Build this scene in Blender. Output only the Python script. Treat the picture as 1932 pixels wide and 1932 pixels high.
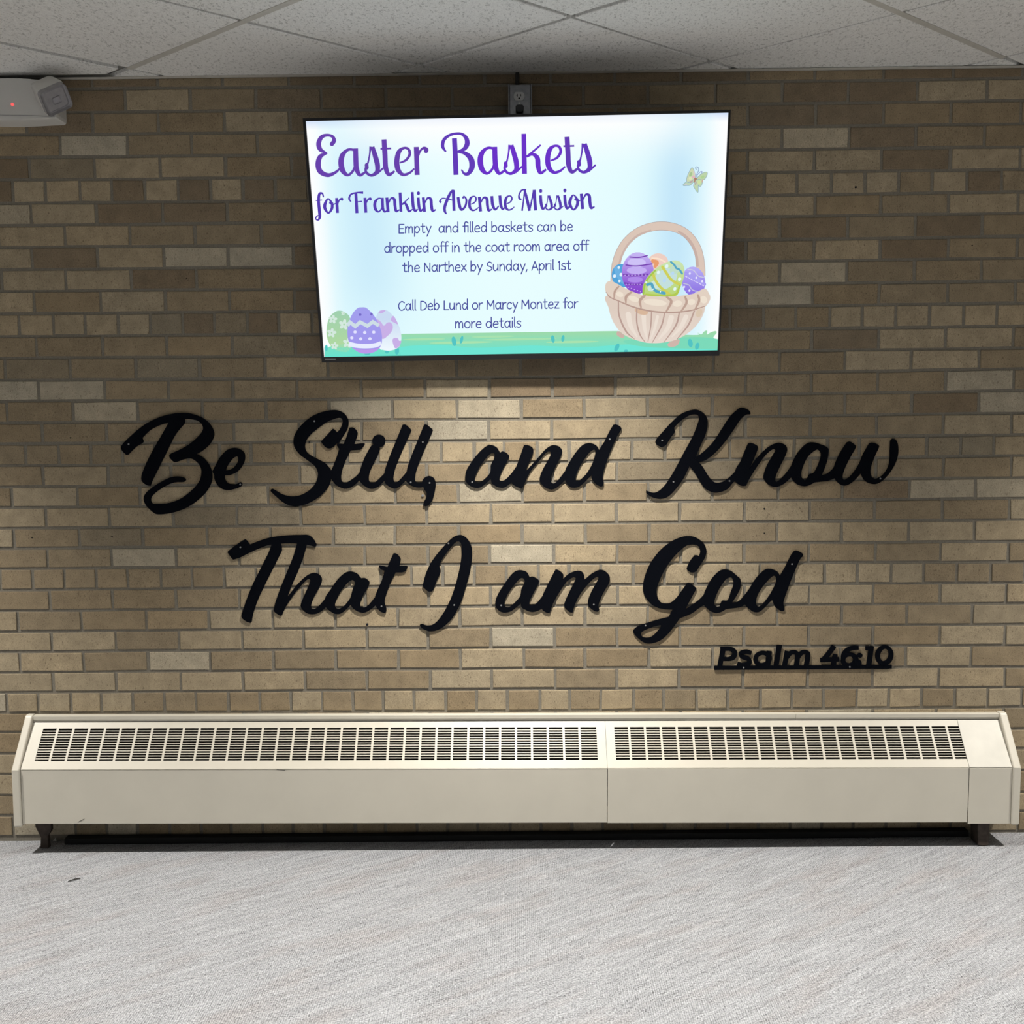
import bpy, bmesh, math, random
import numpy as np
from mathutils import Matrix, Vector
from mathutils.geometry import tessellate_polygon
random.seed(7)
for o in list(bpy.data.objects): bpy.data.objects.remove(o)
S = bpy.context.scene
COL = S.collection

# ------------------------------------------------------------------ camera
F = 1932.0                      # focal length in pixels of a 1932 frame
YAW, PITCH, ROLL = math.radians(-0.30314), math.radians(4.70329), math.radians(-0.61293)
CAMX, CAMY, CAMZ = 1.55469, -3.24538, 1.33232
def rot(yaw, pitch, roll):
    cy, sy = math.cos(yaw), math.sin(yaw); cp, sp = math.cos(pitch), math.sin(pitch); cr, sr = math.cos(roll), math.sin(roll)
    Ry = np.array([[cy, 0, -sy], [0, 1, 0], [sy, 0, cy]]); Rx = np.array([[1, 0, 0], [0, cp, -sp], [0, sp, cp]])
    Rz = np.array([[cr, -sr, 0], [sr, cr, 0], [0, 0, 1]])
    return Rz @ Rx @ Ry
RM = rot(YAW, PITCH, ROLL)      # rows: right, down, forward in (X, -Z, Y) axes
def b(v): return Vector((v[0], v[2], -v[1]))
right, down, fwd = b(RM[0]), b(RM[1]), b(RM[2])
cam = bpy.data.objects.new('camera', bpy.data.cameras.new('camera')); COL.objects.link(cam)
mw = Matrix.Identity(4)
for i in range(3):
    mw[i][0] = right[i]; mw[i][1] = -down[i]; mw[i][2] = -fwd[i]
mw[0][3], mw[1][3], mw[2][3] = CAMX, CAMY, CAMZ
cam.matrix_world = mw
cam.data.sensor_width = 36; cam.data.lens = 36 * F / 1932; cam.data.clip_start = 0.02
S.camera = cam
CAMP = Vector((CAMX, CAMY, CAMZ))
def ray(x, y): return right * ((x - 966) / F) + down * ((y - 966) / F) + fwd
def at(x, y, o=0.0):            # point seen at photo pixel x, y on the plane standing o metres in front of the wall
    d = ray(x, y); return CAMP + d * ((-o - CAMY) / d.y)
def atz(x, y, z):               # point seen at photo pixel x, y on the level z
    d = ray(x, y); return CAMP + d * ((z - CAMZ) / d.z)

# ------------------------------------------------------------------ world, lamps, exposure
CEIL = 2.4172
w = bpy.data.worlds.new('world'); S.world = w; w.use_nodes = True
w.node_tree.nodes['Background'].inputs[0].default_value = (0.86, 0.93, 1.0, 1)
w.node_tree.nodes['Background'].inputs[1].default_value = 0.04
def spot(name, x, y, z, energy, size, blend, radius, colr, aim=(0, 0, -1)):
    l = bpy.data.lights.new(name, 'SPOT'); l.energy = energy; l.spot_size = math.radians(size); l.spot_blend = blend
    l.shadow_soft_size = radius; l.color = colr
    o = bpy.data.objects.new(name, l); COL.objects.link(o); o.location = (x, y, z)
    o.rotation_euler = Vector(aim).to_track_quat('-Z', 'Y').to_euler()
    return o
WARM = (1.0, 0.955, 0.88)
for x_ in (-0.90, 1.60, 4.00):                       # row of recessed downlights along the wall
    spot('downlight', x_, -0.72, 2.38, 305, 95, 1.0, 0.035, WARM)
for y_, sz, en in ((-2.3, 94, 150), (-4.1, 98, 205), (-5.9, 98, 205)): # further rows of the same lamps, lighting the rest of the room
    for x_ in (-0.90, 1.60, 4.00): spot('downlight', x_, y_, 2.38, en, sz, 0.9, 0.035, WARM)
S.view_settings.view_transform = 'Standard'; S.view_settings.look = 'None'
S.view_settings.exposure = 0.0; S.view_settings.gamma = 1.0; S.view_settings.use_curve_mapping = False

# ------------------------------------------------------------------ materials
def lin(c): return tuple((v / 255 / 12.92) if v / 255 <= 0.04045 else ((v / 255 + 0.055) / 1.055) ** 2.4 for v in c)
def mat(name, colr, rough=0.5, metal=0.0, noise=0.0, nscale=60, bump=0.0):
    m = bpy.data.materials.new(name); m.use_nodes = True; nt = m.node_tree; p = nt.nodes['Principled BSDF']
    p.inputs['Base Color'].default_value = (*colr, 1); p.inputs['Roughness'].default_value = rough; p.inputs['Metallic'].default_value = metal
    if noise or bump:
        tc = nt.nodes.new('ShaderNodeTexCoord'); n = nt.nodes.new('ShaderNodeTexNoise'); n.inputs['Scale'].default_value = nscale; n.inputs['Detail'].default_value = 4
        nt.links.new(tc.outputs['Object'], n.inputs['Vector'])
        if noise:
            mr = nt.nodes.new('ShaderNodeMapRange'); mr.inputs[1].default_value = .3; mr.inputs[2].default_value = .7; mr.inputs[3].default_value = 1 - noise; mr.inputs[4].default_value = 1 + noise
            hs = nt.nodes.new('ShaderNodeHueSaturation'); hs.inputs['Color'].default_value = (*colr, 1)
            nt.links.new(n.outputs['Fac'], mr.inputs[0]); nt.links.new(mr.outputs[0], hs.inputs['Value']); nt.links.new(hs.outputs[0], p.inputs['Base Color'])
        if bump:
            bp = nt.nodes.new('ShaderNodeBump'); bp.inputs['Strength'].default_value = bump; bp.inputs['Distance'].default_value = .001
            nt.links.new(n.outputs['Fac'], bp.inputs['Height']); nt.links.new(bp.outputs[0], p.inputs['Normal'])
    return m
def emit_mat(name, strength=1.0):
    m = bpy.data.materials.new(name); m.use_nodes = True; nt = m.node_tree; nt.nodes.clear()
    out = nt.nodes.new('ShaderNodeOutputMaterial'); e = nt.nodes.new('ShaderNodeEmission'); a = nt.nodes.new('ShaderNodeVertexColor'); a.layer_name = 'Col'
    e.inputs[1].default_value = strength; nt.links.new(a.outputs[0], e.inputs[0]); nt.links.new(e.outputs[0], out.inputs[0]); return m

class NT:                       # tiny node helper
    def __init__(s, name):
        s.m = bpy.data.materials.new(name); s.m.use_nodes = True; s.t = s.m.node_tree; s.p = s.t.nodes['Principled BSDF']
    def n(s, kind, **kw):
        nd = s.t.nodes.new('ShaderNode' + kind)
        for k, v in kw.items():
            if k.startswith('i_'):
                key = k[2:]; key = int(key) if key.isdigit() else key
                nd.inputs[key].default_value = v
            else: setattr(nd, k, v)
        return nd
    def l(s, a, b): s.t.links.new(a, b)
    def noise(s, vec, scale, detail=3, rough=.5, stretch=None, rotz=0):
        if stretch or rotz:
            mp = s.n('Mapping', vector_type='TEXTURE'); stretch = tuple(1 / q for q in stretch) if stretch else None; mp.inputs['Scale'].default_value = stretch or (1, 1, 1); mp.inputs['Rotation'].default_value = (0, 0, rotz); s.l(vec, mp.inputs[0]); vec = mp.outputs[0]
        nd = s.n('TexNoise'); nd.inputs['Scale'].default_value = scale; nd.inputs['Detail'].default_value = detail; nd.inputs['Roughness'].default_value = rough
        s.l(vec, nd.inputs['Vector']); return nd.outputs['Fac']
    def rng(s, v, a, b_, c, d):
        nd = s.n('MapRange'); nd.inputs[1].default_value = a; nd.inputs[2].default_value = b_; nd.inputs[3].default_value = c; nd.inputs[4].default_value = d; s.l(v, nd.inputs[0]); return nd.outputs[0]
    def math(s, op, a, b_):
        nd = s.n('Math', operation=op)
        for i, v in enumerate((a, b_)):
            if isinstance(v, (int, float)): nd.inputs[i].default_value = v
            else: s.l(v, nd.inputs[i])
        return nd.outputs[0]
    def mix(s, f, a, b_, blend='MIX'):
        nd = s.n('Mix', data_type='RGBA', blend_type=blend)
        for i, v in ((0, f), (6, a), (7, b_)):
            if isinstance(v, (int, float)): nd.inputs[i].default_value = v
            elif isinstance(v, tuple): nd.inputs[i].default_value = (*v, 1)
            else: s.l(v, nd.inputs[i])
        return nd.outputs[2]
    def val(s, colr, v):
        nd = s.n('HueSaturation'); s.l(v, nd.inputs['Value'])
        if isinstance(colr, tuple): nd.inputs['Color'].default_value = (*colr, 1)
        else: s.l(colr, nd.inputs['Color'])
        return nd.outputs[0]
    def bump(s, h, strength, dist):
        nd = s.n('Bump'); nd.inputs['Strength'].default_value = strength; nd.inputs['Distance'].default_value = dist; s.l(h, nd.inputs['Height']); s.l(nd.outputs[0], s.p.inputs['Normal'])

def brick_mat():
    k = NT('brick'); tc = k.n('TexCoord').outputs['Object']
    c = k.n('VertexColor', layer_name='Col').outputs[0]
    blotch = k.rng(k.noise(tc, 22, 3), .25, .75, .82, 1.16)
    grain = k.rng(k.noise(tc, 420, 3, .75), .25, .75, .62, 1.36)
    c = k.val(c, k.math('MULTIPLY', blotch, grain))
    # wire-cut drag marks and small iron spots
    scr = k.rng(k.noise(tc, 230, 3, .65, stretch=(1, 1, .45)), .585, .68, 0, .62)
    c = k.mix(scr, c, (.095, .062, .035))
    vor = k.n('TexVoronoi'); vor.inputs['Scale'].default_value = 75; k.l(tc, vor.inputs['Vector'])
    pit = k.rng(vor.outputs['Distance'], .06, .13, .55, 0)
    c = k.mix(pit, c, (.06, .042, .028))
    k.l(c, k.p.inputs['Base Color']); k.p.inputs['Roughness'].default_value = .8
    k.bump(k.math('SUBTRACT', k.noise(tc, 260, 4, .7), k.math('MULTIPLY', scr, .8)), .35, .0015)
    return k.m
def mortar_mat():
    k = NT('mortar'); tc = k.n('TexCoord').outputs['Object']
    k.l(k.val((.255, .232, .188), k.rng(k.noise(tc, 240, 4, .7), .25, .75, .72, 1.2)), k.p.inputs['Base Color']); k.p.inputs['Roughness'].default_value = .95
    k.bump(k.noise(tc, 170, 4, .7), .5, .002); return k.m
def carpet_mat():
    k = NT('carpet_loop'); tc = k.n('TexCoord').outputs['Object']
    ang = math.radians(35)
    loops = k.noise(tc, 230, 2, .8)
    streak = k.noise(tc, 26, 4, .65, stretch=(.22, 2.3, 1), rotz=ang)
    fine = k.noise(tc, 120, 4, .7, stretch=(.5, 1.6, 1), rotz=ang)
    big = k.noise(tc, 2.6, 3, .5)
    v = k.math('ADD', k.math('MULTIPLY', k.rng(loops, .28, .72, -1, 1), .66), k.math('ADD', k.math('MULTIPLY', k.rng(streak, .25, .75, -1, 1), .25), k.math('MULTIPLY', k.rng(fine, .25, .75, -1, 1), .30)))
    wv = k.n('TexWave', wave_type='BANDS', bands_direction='X'); wv.inputs['Scale'].default_value = 58; wv.inputs['Distortion'].default_value = 1.2; wv.inputs['Detail'].default_value = 1; k.l(tc, wv.inputs['Vector'])
    ribs = k.math('MULTIPLY', k.rng(wv.outputs['Fac'], 0, 1, -1, 1), k.rng(big, .35, .65, .04, .20))
    v = k.math('ADD', k.math('ADD', v, ribs), 1.0)
    tint = k.rng(k.noise(tc, 5, 3, .6, stretch=(.5, 2.0, 1), rotz=ang), .50, .66, 0, .55)
    base = k.mix(tint, (.372, .382, .405), (.347, .328, .331))
    k.l(k.val(base, v), k.p.inputs['Base Color']); k.p.inputs['Roughness'].default_value = 1.0
    k.p.inputs['Specular IOR Level'].default_value = .1
    k.bump(loops, .9, .004); return k.m
def tile_mat():
    k = NT('ceiling_tile_fissured'); tc = k.n('TexCoord').outputs['Object']
    g = k.rng(k.noise(tc, 300, 3, .7), .25, .75, .80, 1.14)
    fis = k.rng(k.noise(tc, 135, 3, .75, stretch=(1, .6, 1)), .55, .64, 0, .5)
    c = k.mix(fis, k.val((.87, .865, .84), g), (.20, .195, .18))
    k.l(c, k.p.inputs['Base Color']); k.p.inputs['Roughness'].default_value = .95
    k.bump(k.noise(tc, 150, 3, .7), .5, .002); return k.m
M = dict(
    brick=brick_mat(), mortar=mortar_mat(), carpet=carpet_mat(), tile=tile_mat(),
    tbar=mat('painted_grid', (.56, .54, .49), .6, 0, .06, 40), plenum=mat('plenum_dark', (.02, .02, .02), .9),
    sign=mat('black_sign_board', (.0016, .0024, .0052), .8, 0, .2, 500, .1), screw=mat('screw_head', (.42, .42, .42), .4, .6),
    heater=mat('cream_enamel', (.69, .652, .558), .38, 0, .025, 9, .02), heater_plain=mat('cream_enamel_worn', (.685, .66, .585), .4, 0, .07, 14),
    dark=mat('dark_metal', (.03, .027, .024), .6, .3, .2, 30), fin=mat('heater_fin', (.022, .02, .017), .6, .4, .2, 200), leg=mat('rusty_iron', (.06, .045, .036), .7, .3, .3, 60),
    tv=mat('black_plastic', (.012, .012, .014), .32), badge=mat('grey_badge', (.30, .30, .31), .4),
    galv=mat('galvanised_steel', (.24, .245, .265), .36, .75, .12, 90), recept=mat('grey_receptacle', (.55, .55, .55), .45), hole=mat('slot_dark', (.004, .004, .004), .9),
    plug=mat('black_plug', (.01, .011, .016), .45),
    em=mat('off_white_plastic', (.66, .65, .62), .42, 0, .02, 20), lens=mat('grey_lens', (.33, .32, .335), .25, 0, .10, 60),
    debris=mat('dark_debris', (.03, .028, .025), .9), white=mat('white_paint', (.75, .73, .68), .8))
M['sign'].node_tree.nodes['Principled BSDF'].inputs['Specular IOR Level'].default_value = .07
glow = emit_mat('screen_light', 1.0)

# ------------------------------------------------------------------ mesh helpers
def tag(o, label=None, cat=None, group=None, kind=None):
    if label: o['label'] = label
    if cat: o['category'] = cat
    if group: o['group'] = group
    if kind: o['kind'] = kind
    return o
def empty(name, loc=None, matrix=None):
    o = bpy.data.objects.new(name, None); COL.objects.link(o); o.empty_display_size = .05
    o.matrix_world = matrix if matrix is not None else Matrix.Translation(Vector(loc)); return o
class MB:
    """collects faces in world space; build() links ONE mesh object"""
    def __init__(s): s.v = []; s.f = []; s.c = []
    def add(s, verts, faces, colr=None):
        n = len(s.v); s.v += [Vector(v) for v in verts]
        for f in faces: s.f.append([n + i for i in f]); s.c.append(colr)
        return s
    def box(s, x0, x1, y0, y1, z0, z1, fn=None):
        vs = [(x, y, z) for x in (x0, x1) for y in (y0, y1) for z in (z0, z1)]
        if fn: vs = [fn(*v) for v in vs]
        return s.add(vs, [(0, 1, 3, 2), (4, 6, 7, 5), (0, 4, 5, 1), (2, 3, 7, 6), (0, 2, 6, 4), (1, 5, 7, 3)])
    def prism(s, poly, d0, d1, fn):      # polygon (2D) swept from d0 to d1, fn(a, b, d) -> point
        n = len(poly); vs = [fn(a, b_, d0) for a, b_ in poly] + [fn(a, b_, d1) for a, b_ in poly]
        return s.add(vs, [list(range(n))[::-1], list(range(n, 2 * n))] + [(i, (i + 1) % n, n + (i + 1) % n, n + i) for i in range(n)])
    def tube(s, pts, r, n=10, caps=True):
        pts = [Vector(p) for p in pts]; rings = []
        for i, p in enumerate(pts):
            t = (pts[min(i + 1, len(pts) - 1)] - pts[max(i - 1, 0)]).normalized()
            a = t.cross(Vector((0.3, 0.2, 1)).normalized()); a = a.normalized(); c = t.cross(a)
            rr = r[i] if isinstance(r, (list, tuple)) else r
            rings.append([p + a * (rr * math.cos(2 * math.pi * k / n)) + c * (rr * math.sin(2 * math.pi * k / n)) for k in range(n)])
        vs = sum(rings, []); fs = []
        for i in range(len(pts) - 1):
            for k in range(n): fs.append((i * n + k, i * n + (k + 1) % n, (i + 1) * n + (k + 1) % n, (i + 1) * n + k))
        if caps: fs += [list(range(n))[::-1], list(range((len(pts) - 1) * n, len(pts) * n))]
        return s.add(vs, fs)
    def disc(s, c, r, depth, n=14):      # short cylinder whose axis is Y, face towards the camera
        vs = []
        for y in (c[1], c[1] - depth):
            vs += [(c[0] + r * math.cos(2 * math.pi * k / n), y, c[2] + r * math.sin(2 * math.pi * k / n)) for k in range(n)]
        return s.add(vs, [list(range(n)), list(range(n, 2 * n))[::-1]] + [(k, n + k, n + (k + 1) % n, (k + 1) % n) for k in range(n)])
    def build(s, name, m, parent=None, bevel=0, seg=2, smooth=False):
        me = bpy.data.meshes.new(name); inv = Matrix.Identity(4)
        if parent is not None: inv = WORLD[parent.name].inverted()
        me.from_pydata([inv @ v for v in s.v], [], s.f); 
        if any(c is not None for c in s.c):
            ca = me.color_attributes.new('Col', 'FLOAT_COLOR', 'CORNER'); i = 0
            for f, c in zip(s.f, s.c):
                for k in range(len(f)):
                    cc = (c[k] if isinstance(c, list) else c) or (1, 1, 1); ca.data[i].color = (*cc, 1); i += 1
        else:
            bm = bmesh.new(); bm.from_mesh(me); bmesh.ops.recalc_face_normals(bm, faces=bm.faces); bm.to_mesh(me); bm.free()
        me.materials.append(m)
        o = bpy.data.objects.new(name, me); COL.objects.link(o)
        if parent is not None:
            o.parent = parent; WORLD[o.name] = WORLD[parent.name]
        else: WORLD[o.name] = Matrix.Identity(4)
        if bevel:
            md = o.modifiers.new('bevel', 'BEVEL'); md.width = bevel; md.segments = seg; md.limit_method = 'ANGLE'; md.angle_limit = math.radians(40)
        if smooth:
            for p in me.polygons: p.use_smooth = True
        return o
WORLD = {}
def root(name, loc=None, matrix=None):
    o = empty(name, loc, matrix); WORLD[o.name] = matrix.copy() if matrix is not None else Matrix.Translation(Vector(loc)); return o

# 2D drawing helpers: outlines and brush strokes in pixels of an enlarged view of the photograph
def catmull(P, closed, n):
    P = [np.array(p, float) for p in P]; N = len(P); out = []
    rngs = range(N) if closed else range(N - 1)
    for i in rngs:
        p1, p2 = P[i], P[(i + 1) % N]
        p0 = P[(i - 1) % N] if (closed or i > 0) else 2 * p1 - p2
        p3 = P[(i + 2) % N] if (closed or i + 2 < N) else 2 * p2 - p1
        for k in range(n):
            t = k / n
            out.append(.5 * ((2 * p1) + (p2 - p0) * t + (2 * p0 - 5 * p1 + 4 * p2 - p3) * t * t + (3 * p1 - p0 - 3 * p2 + p3) * t ** 3))
    if not closed: out.append(P[-1])
    return out
def outline(txt, n=6):          # "x,y x,yc ..." c marks a sharp corner
    pts = []; cor = []
    for t in txt.split():
        c = t.endswith('c'); x, y = t.rstrip('c').split(','); pts.append((float(x), float(y))); cor.append(c)
    if not any(cor): return [tuple(p) for p in catmull(pts, True, n)]
    k = cor.index(True); pts = pts[k:] + pts[:k]; cor = cor[k:] + cor[:k]; out = []; i = 0; N = len(pts)
    while i < N:
        j = i + 1
        while j < N and not cor[j]: j += 1
        seg = pts[i:j] + [pts[j % N]]
        out += [tuple(p) for p in catmull(seg, False, n)][:-1] if len(seg) > 2 else [seg[0]]
        i = j
    return out
def poly_faces(out, holes=()):
    loops = [[Vector((x, y, 0)) for x, y in out]] + [[Vector((x, y, 0)) for x, y in h] for h in holes]
    vs = [(p.x, p.y) for l in loops for p in l]
    return vs, [list(t) for t in tessellate_polygon(loops)]
def stroke(pts, closed=False, n=6, cap='b', poly=False):   # pts (x, y, width): a brush stroke as quads
    P = [np.array(p, float) for p in pts] if poly else catmull(pts, closed, n)
    if poly and closed: pass
    N = len(P); L = []; Rr = []
    for i, p in enumerate(P):
        a = P[(i - 1) % N] if (closed or i > 0) else p; c = P[(i + 1) % N] if (closed or i < N - 1) else p
        if poly and 0 < i < N - 1:
            d1 = p[:2] - a[:2]; d2 = c[:2] - p[:2]; d1 = d1 / (np.linalg.norm(d1) + 1e-9); d2 = d2 / (np.linalg.norm(d2) + 1e-9)
            d = d1 + d2; d = d / (np.linalg.norm(d) + 1e-9); k = 1 / max(.45, float(np.dot(d, d1)))
        else:
            d = c[:2] - a[:2]; d = d / (np.linalg.norm(d) + 1e-9); k = 1
        nrm = np.array([-d[1], d[0]]) * p[2] / 2 * k
        L.append(tuple(p[:2] + nrm)); Rr.append(tuple(p[:2] - nrm))
    vs = L + Rr; fs = [(i, i + 1, N + i + 1, N + i) for i in range(N - 1)]
    if closed: fs.append((N - 1, 0, N, 2 * N - 1))
    elif cap == 'r':
        for end, s in ((0, -1), (N - 1, 1)):
            a = np.array(L[end]); c = np.array(Rr[end]); m = (a + c) / 2; r = (a - c) / 2; d = np.array([r[1], -r[0]]) * s
            k0 = len(vs); m6 = [tuple(m + r * math.cos(math.pi * q / 8) + d * math.sin(math.pi * q / 8)) for q in range(1, 8)]
            vs += m6; fs.append([end] + list(range(k0, k0 + 7)) + [N + end])
    return vs, fs
def ell(cx, cy, rx, ry, rotd=0, n=26):
    a = math.radians(rotd); ca, sa = math.cos(a), math.sin(a)
    return [(cx + rx * math.cos(t) * ca - ry * math.sin(t) * sa, cy + rx * math.cos(t) * sa + ry * math.sin(t) * ca) for t in [2 * math.pi * k / n for k in range(n)]]

# ------------------------------------------------------------------ setting: floor, brick wall, ceiling
XL, XR, YF = -3.2, 6.4, -7.2
fl = MB().add([(XL, YF, 0), (XR, YF, 0), (XR, .03, 0), (XL, .03, 0)], [(0, 1, 2, 3)])
tag(fl.build('floor', M['carpet']), 'light grey looped carpet floor with faint diagonal streaks', kind='structure')

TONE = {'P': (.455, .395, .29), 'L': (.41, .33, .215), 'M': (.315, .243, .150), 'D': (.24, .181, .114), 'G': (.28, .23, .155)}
JL = [168.2, 212.3, 253.6, 296.5, 338.7, 382.8, 424.4, 466.3, 507.9, 549.3, 591.5, 634.7, 675.3, 717, 757, 797.4, 837.5, 878.4, 918.5, 957, 996.5, 1034.4, 1072.9, 1112.9, 1152.4, 1191.5, 1230, 1268.8, 1306.7, 1344.8, 1382, 1422, 1461, 1501, 1539, 1578]
JR = [149.3, 190.9, 235, 278.1, 321, 363.5, 403.6, 447.4, 488.7, 531.6, 573.5, 616.6, 658, 697.7, 738.7, 780.9, 821.6, 861.4, 902.4, 941.2, 981.5, 1022.5, 1060.7, 1100.5, 1139.3, 1178.8, 1218.2, 1258.6, 1296.8, 1334.8, 1376, 1413, 1454, 1495, 1531, 1569]
JM = {13: 712.2, 14: 751.2, 15: 791, 16: 830.8, 17: 872.1, 18: 910.4, 19: 948.6, 20: 987.7, 21: 1026.3, 22: 1063.8, 23: 1104, 24: 1143.4, 25: 1182, 26: 1221.8, 27: 1260.9, 28: 1299.9}
XA, XM, XB = at(75, 700).x, at(1000, 700).x, at(1798, 700).x
def jz(r):
    zl, zr = at(75, JL[r]).z, at(1798, JR[r]).z
    zm = at(1000, JM[r]).z if r in JM else at(1000, JL[r] + (JR[r] - JL[r]) * .537 + 2.0).z
    return zl, zm, zr
JZ = [tuple(at(x, y).z for x, y in ((75, 125), (1000, 118), (1798, 108)))] + [jz(r) for r in range(36)]
def zj(k, x):
    a, m, c = JZ[k]; x = min(max(x, -.6), 3.7)
    return m + (a - m) * (x - XM) / (XA - XM) if x < XM else m + (c - m) * (x - XM) / (XB - XM)
def xi(i):
    q = min(max(i, 0), 31); v = 7.237e-6 * q ** 3 - 2.72934e-4 * q ** 2 + .103858495 * q - .00325453
    return v + (i - q) * .1016
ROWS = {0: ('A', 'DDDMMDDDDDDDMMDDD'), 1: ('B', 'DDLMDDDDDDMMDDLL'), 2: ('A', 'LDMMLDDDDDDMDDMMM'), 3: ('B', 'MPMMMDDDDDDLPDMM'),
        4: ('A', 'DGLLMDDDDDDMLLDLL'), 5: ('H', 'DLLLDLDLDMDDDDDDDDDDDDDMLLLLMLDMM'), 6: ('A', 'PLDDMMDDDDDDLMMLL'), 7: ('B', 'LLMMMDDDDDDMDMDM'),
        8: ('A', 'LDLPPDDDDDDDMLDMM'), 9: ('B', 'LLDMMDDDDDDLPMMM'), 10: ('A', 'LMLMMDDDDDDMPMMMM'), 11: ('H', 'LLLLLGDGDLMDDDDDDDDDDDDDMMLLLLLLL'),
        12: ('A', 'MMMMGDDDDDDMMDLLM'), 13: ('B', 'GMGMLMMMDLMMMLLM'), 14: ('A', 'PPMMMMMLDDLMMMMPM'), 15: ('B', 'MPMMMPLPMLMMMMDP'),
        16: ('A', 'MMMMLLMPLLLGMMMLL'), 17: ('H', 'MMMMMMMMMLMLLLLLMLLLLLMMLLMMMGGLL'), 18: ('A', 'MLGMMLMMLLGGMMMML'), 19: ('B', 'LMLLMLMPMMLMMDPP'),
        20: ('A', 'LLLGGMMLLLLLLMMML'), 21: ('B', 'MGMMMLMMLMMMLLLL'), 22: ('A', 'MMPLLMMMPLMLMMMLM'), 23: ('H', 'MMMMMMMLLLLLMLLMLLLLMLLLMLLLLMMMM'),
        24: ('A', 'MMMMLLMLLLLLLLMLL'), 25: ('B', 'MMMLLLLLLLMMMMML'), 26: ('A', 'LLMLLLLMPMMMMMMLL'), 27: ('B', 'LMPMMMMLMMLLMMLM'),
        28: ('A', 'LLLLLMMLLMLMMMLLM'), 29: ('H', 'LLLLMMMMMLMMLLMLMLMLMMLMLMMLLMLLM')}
bk = MB(); rnd = random.Random(3)
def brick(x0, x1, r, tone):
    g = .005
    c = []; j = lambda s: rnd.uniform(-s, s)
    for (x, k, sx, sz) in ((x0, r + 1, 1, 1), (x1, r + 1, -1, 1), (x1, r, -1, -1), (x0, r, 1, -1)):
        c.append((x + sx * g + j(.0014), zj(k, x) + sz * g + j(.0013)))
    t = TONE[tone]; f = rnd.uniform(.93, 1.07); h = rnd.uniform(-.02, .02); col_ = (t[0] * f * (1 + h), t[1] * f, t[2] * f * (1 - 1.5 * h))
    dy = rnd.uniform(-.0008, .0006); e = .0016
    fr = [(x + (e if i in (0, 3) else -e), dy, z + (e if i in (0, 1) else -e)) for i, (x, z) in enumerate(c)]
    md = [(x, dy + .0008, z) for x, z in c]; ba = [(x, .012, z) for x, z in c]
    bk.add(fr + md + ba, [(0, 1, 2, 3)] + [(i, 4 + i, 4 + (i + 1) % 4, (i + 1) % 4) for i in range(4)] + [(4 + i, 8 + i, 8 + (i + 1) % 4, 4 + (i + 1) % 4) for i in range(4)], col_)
for r in range(36):
    if r in ROWS: kind, tones = ROWS[r]
    else: kind, tones = ('H', '') if r == 35 else (('A', '') if (r % 2 == 0) else ('B', ''))
    start, step = {'A': (-1.5, 2), 'B': (-.5, 2), 'H': (-1, 1)}[kind]
    i = start - 14 * step if kind == 'H' else start - 14 * 2 // 2
    i = start - (32 if kind == 'H' else 16 * 2)
    while xi(i) < XR:
        k = round((i - start) / step)
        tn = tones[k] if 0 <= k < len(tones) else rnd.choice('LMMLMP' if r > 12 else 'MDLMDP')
        ja = random.Random(int(i * 10) * 91 + r).uniform(-.003, .003); jb = random.Random(int((i + step) * 10) * 91 + r).uniform(-.003, .003)
        if xi(i + step) > XL: brick(max(xi(i) + ja, XL), min(xi(i + step) + jb, XR), r, tn)
        i += step
wb = MB().add([(XL, .0032, -.02), (XR, .0032, -.02), (XR, .0032, 2.6), (XL, .0032, 2.6)], [(0, 1, 2, 3)])
wall = bk.build('wall_back', M['brick'])
for x_, y_, r_ in ((583.7, 834, .0026), (133, 193, .0034), (211.5, 1012, .0022), (60.5, 1014, .0020), (1614.5, 353.5, .0034), (1442, 960, .0030), (1442, 1006, .0022), (352, 525, .0016), (1834, 463, .0020), (133, 826, .0022)):
    q_ = at(x_, y_, 0); hm_ = MB(); hm_.disc((q_.x, .001, q_.z), r_, .0024, 10); hm_.build('drill_hole', M['hole'], wall)
tag(wall, 'tan brick wall laid in common bond with header courses', kind='structure')
mo = wb.build('mortar', M['mortar'], wall)

# ceiling tiles hang in a diagonal grid
HX, HY = .4365, .345
def node(i, j): return (1.2745 + i * HX, -.080 - j * HY)          # i + j even -> a grid crossing
def clip(poly, ymax):
    out = []
    for k in range(len(poly)):
        a, c = poly[k], poly[(k + 1) % len(poly)]
        if a[1] <= ymax: out.append(a)
        if (a[1] <= ymax) != (c[1] <= ymax):
            t = (ymax - a[1]) / (c[1] - a[1]); out.append((a[0] + (c[0] - a[0]) * t, ymax))
    return out
def inset(poly, d):
    n = len(poly); cx = sum(p[0] for p in poly) / n; cy = sum(p[1] for p in poly) / n; out = []
    for p in poly:
        l = math.hypot(p[0] - cx, p[1] - cy); out.append((p[0] - (p[0] - cx) / l * d, p[1] - (p[1] - cy) / l * d))
    return out
ct = MB(); tb = MB(); tr_ = MB()
for i in range(-12, 14):
    for j in range(-2, 14):
        if (i + j) % 2 == 0: continue
        P4 = [node(i - 1, j), node(i, j + 1), node(i + 1, j), node(i, j - 1)]
        pl = inset(P4, .0095)
        pl = clip(pl, -.004)
        if len(pl) < 3: continue
        if (i, j) == (-3, 0):      # left tile sits crooked: a gap opens along the wall and the grid bar
            pl = clip(inset(P4, .0095), -.038); pl = [(x - (.020 if x > .2 else 0), y) for x, y in pl]
        dz = rnd.uniform(-.0015, .0015)
        ct.prism(pl, CEIL + dz, CEIL + dz + .014, lambda a, b_, d: (a, b_, d))
ceil_o = tag(ct.build('ceiling', M['tile'], bevel=.002, seg=1), 'fissured grey acoustic tile ceiling in a diagonal grid', kind='structure')
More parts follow.
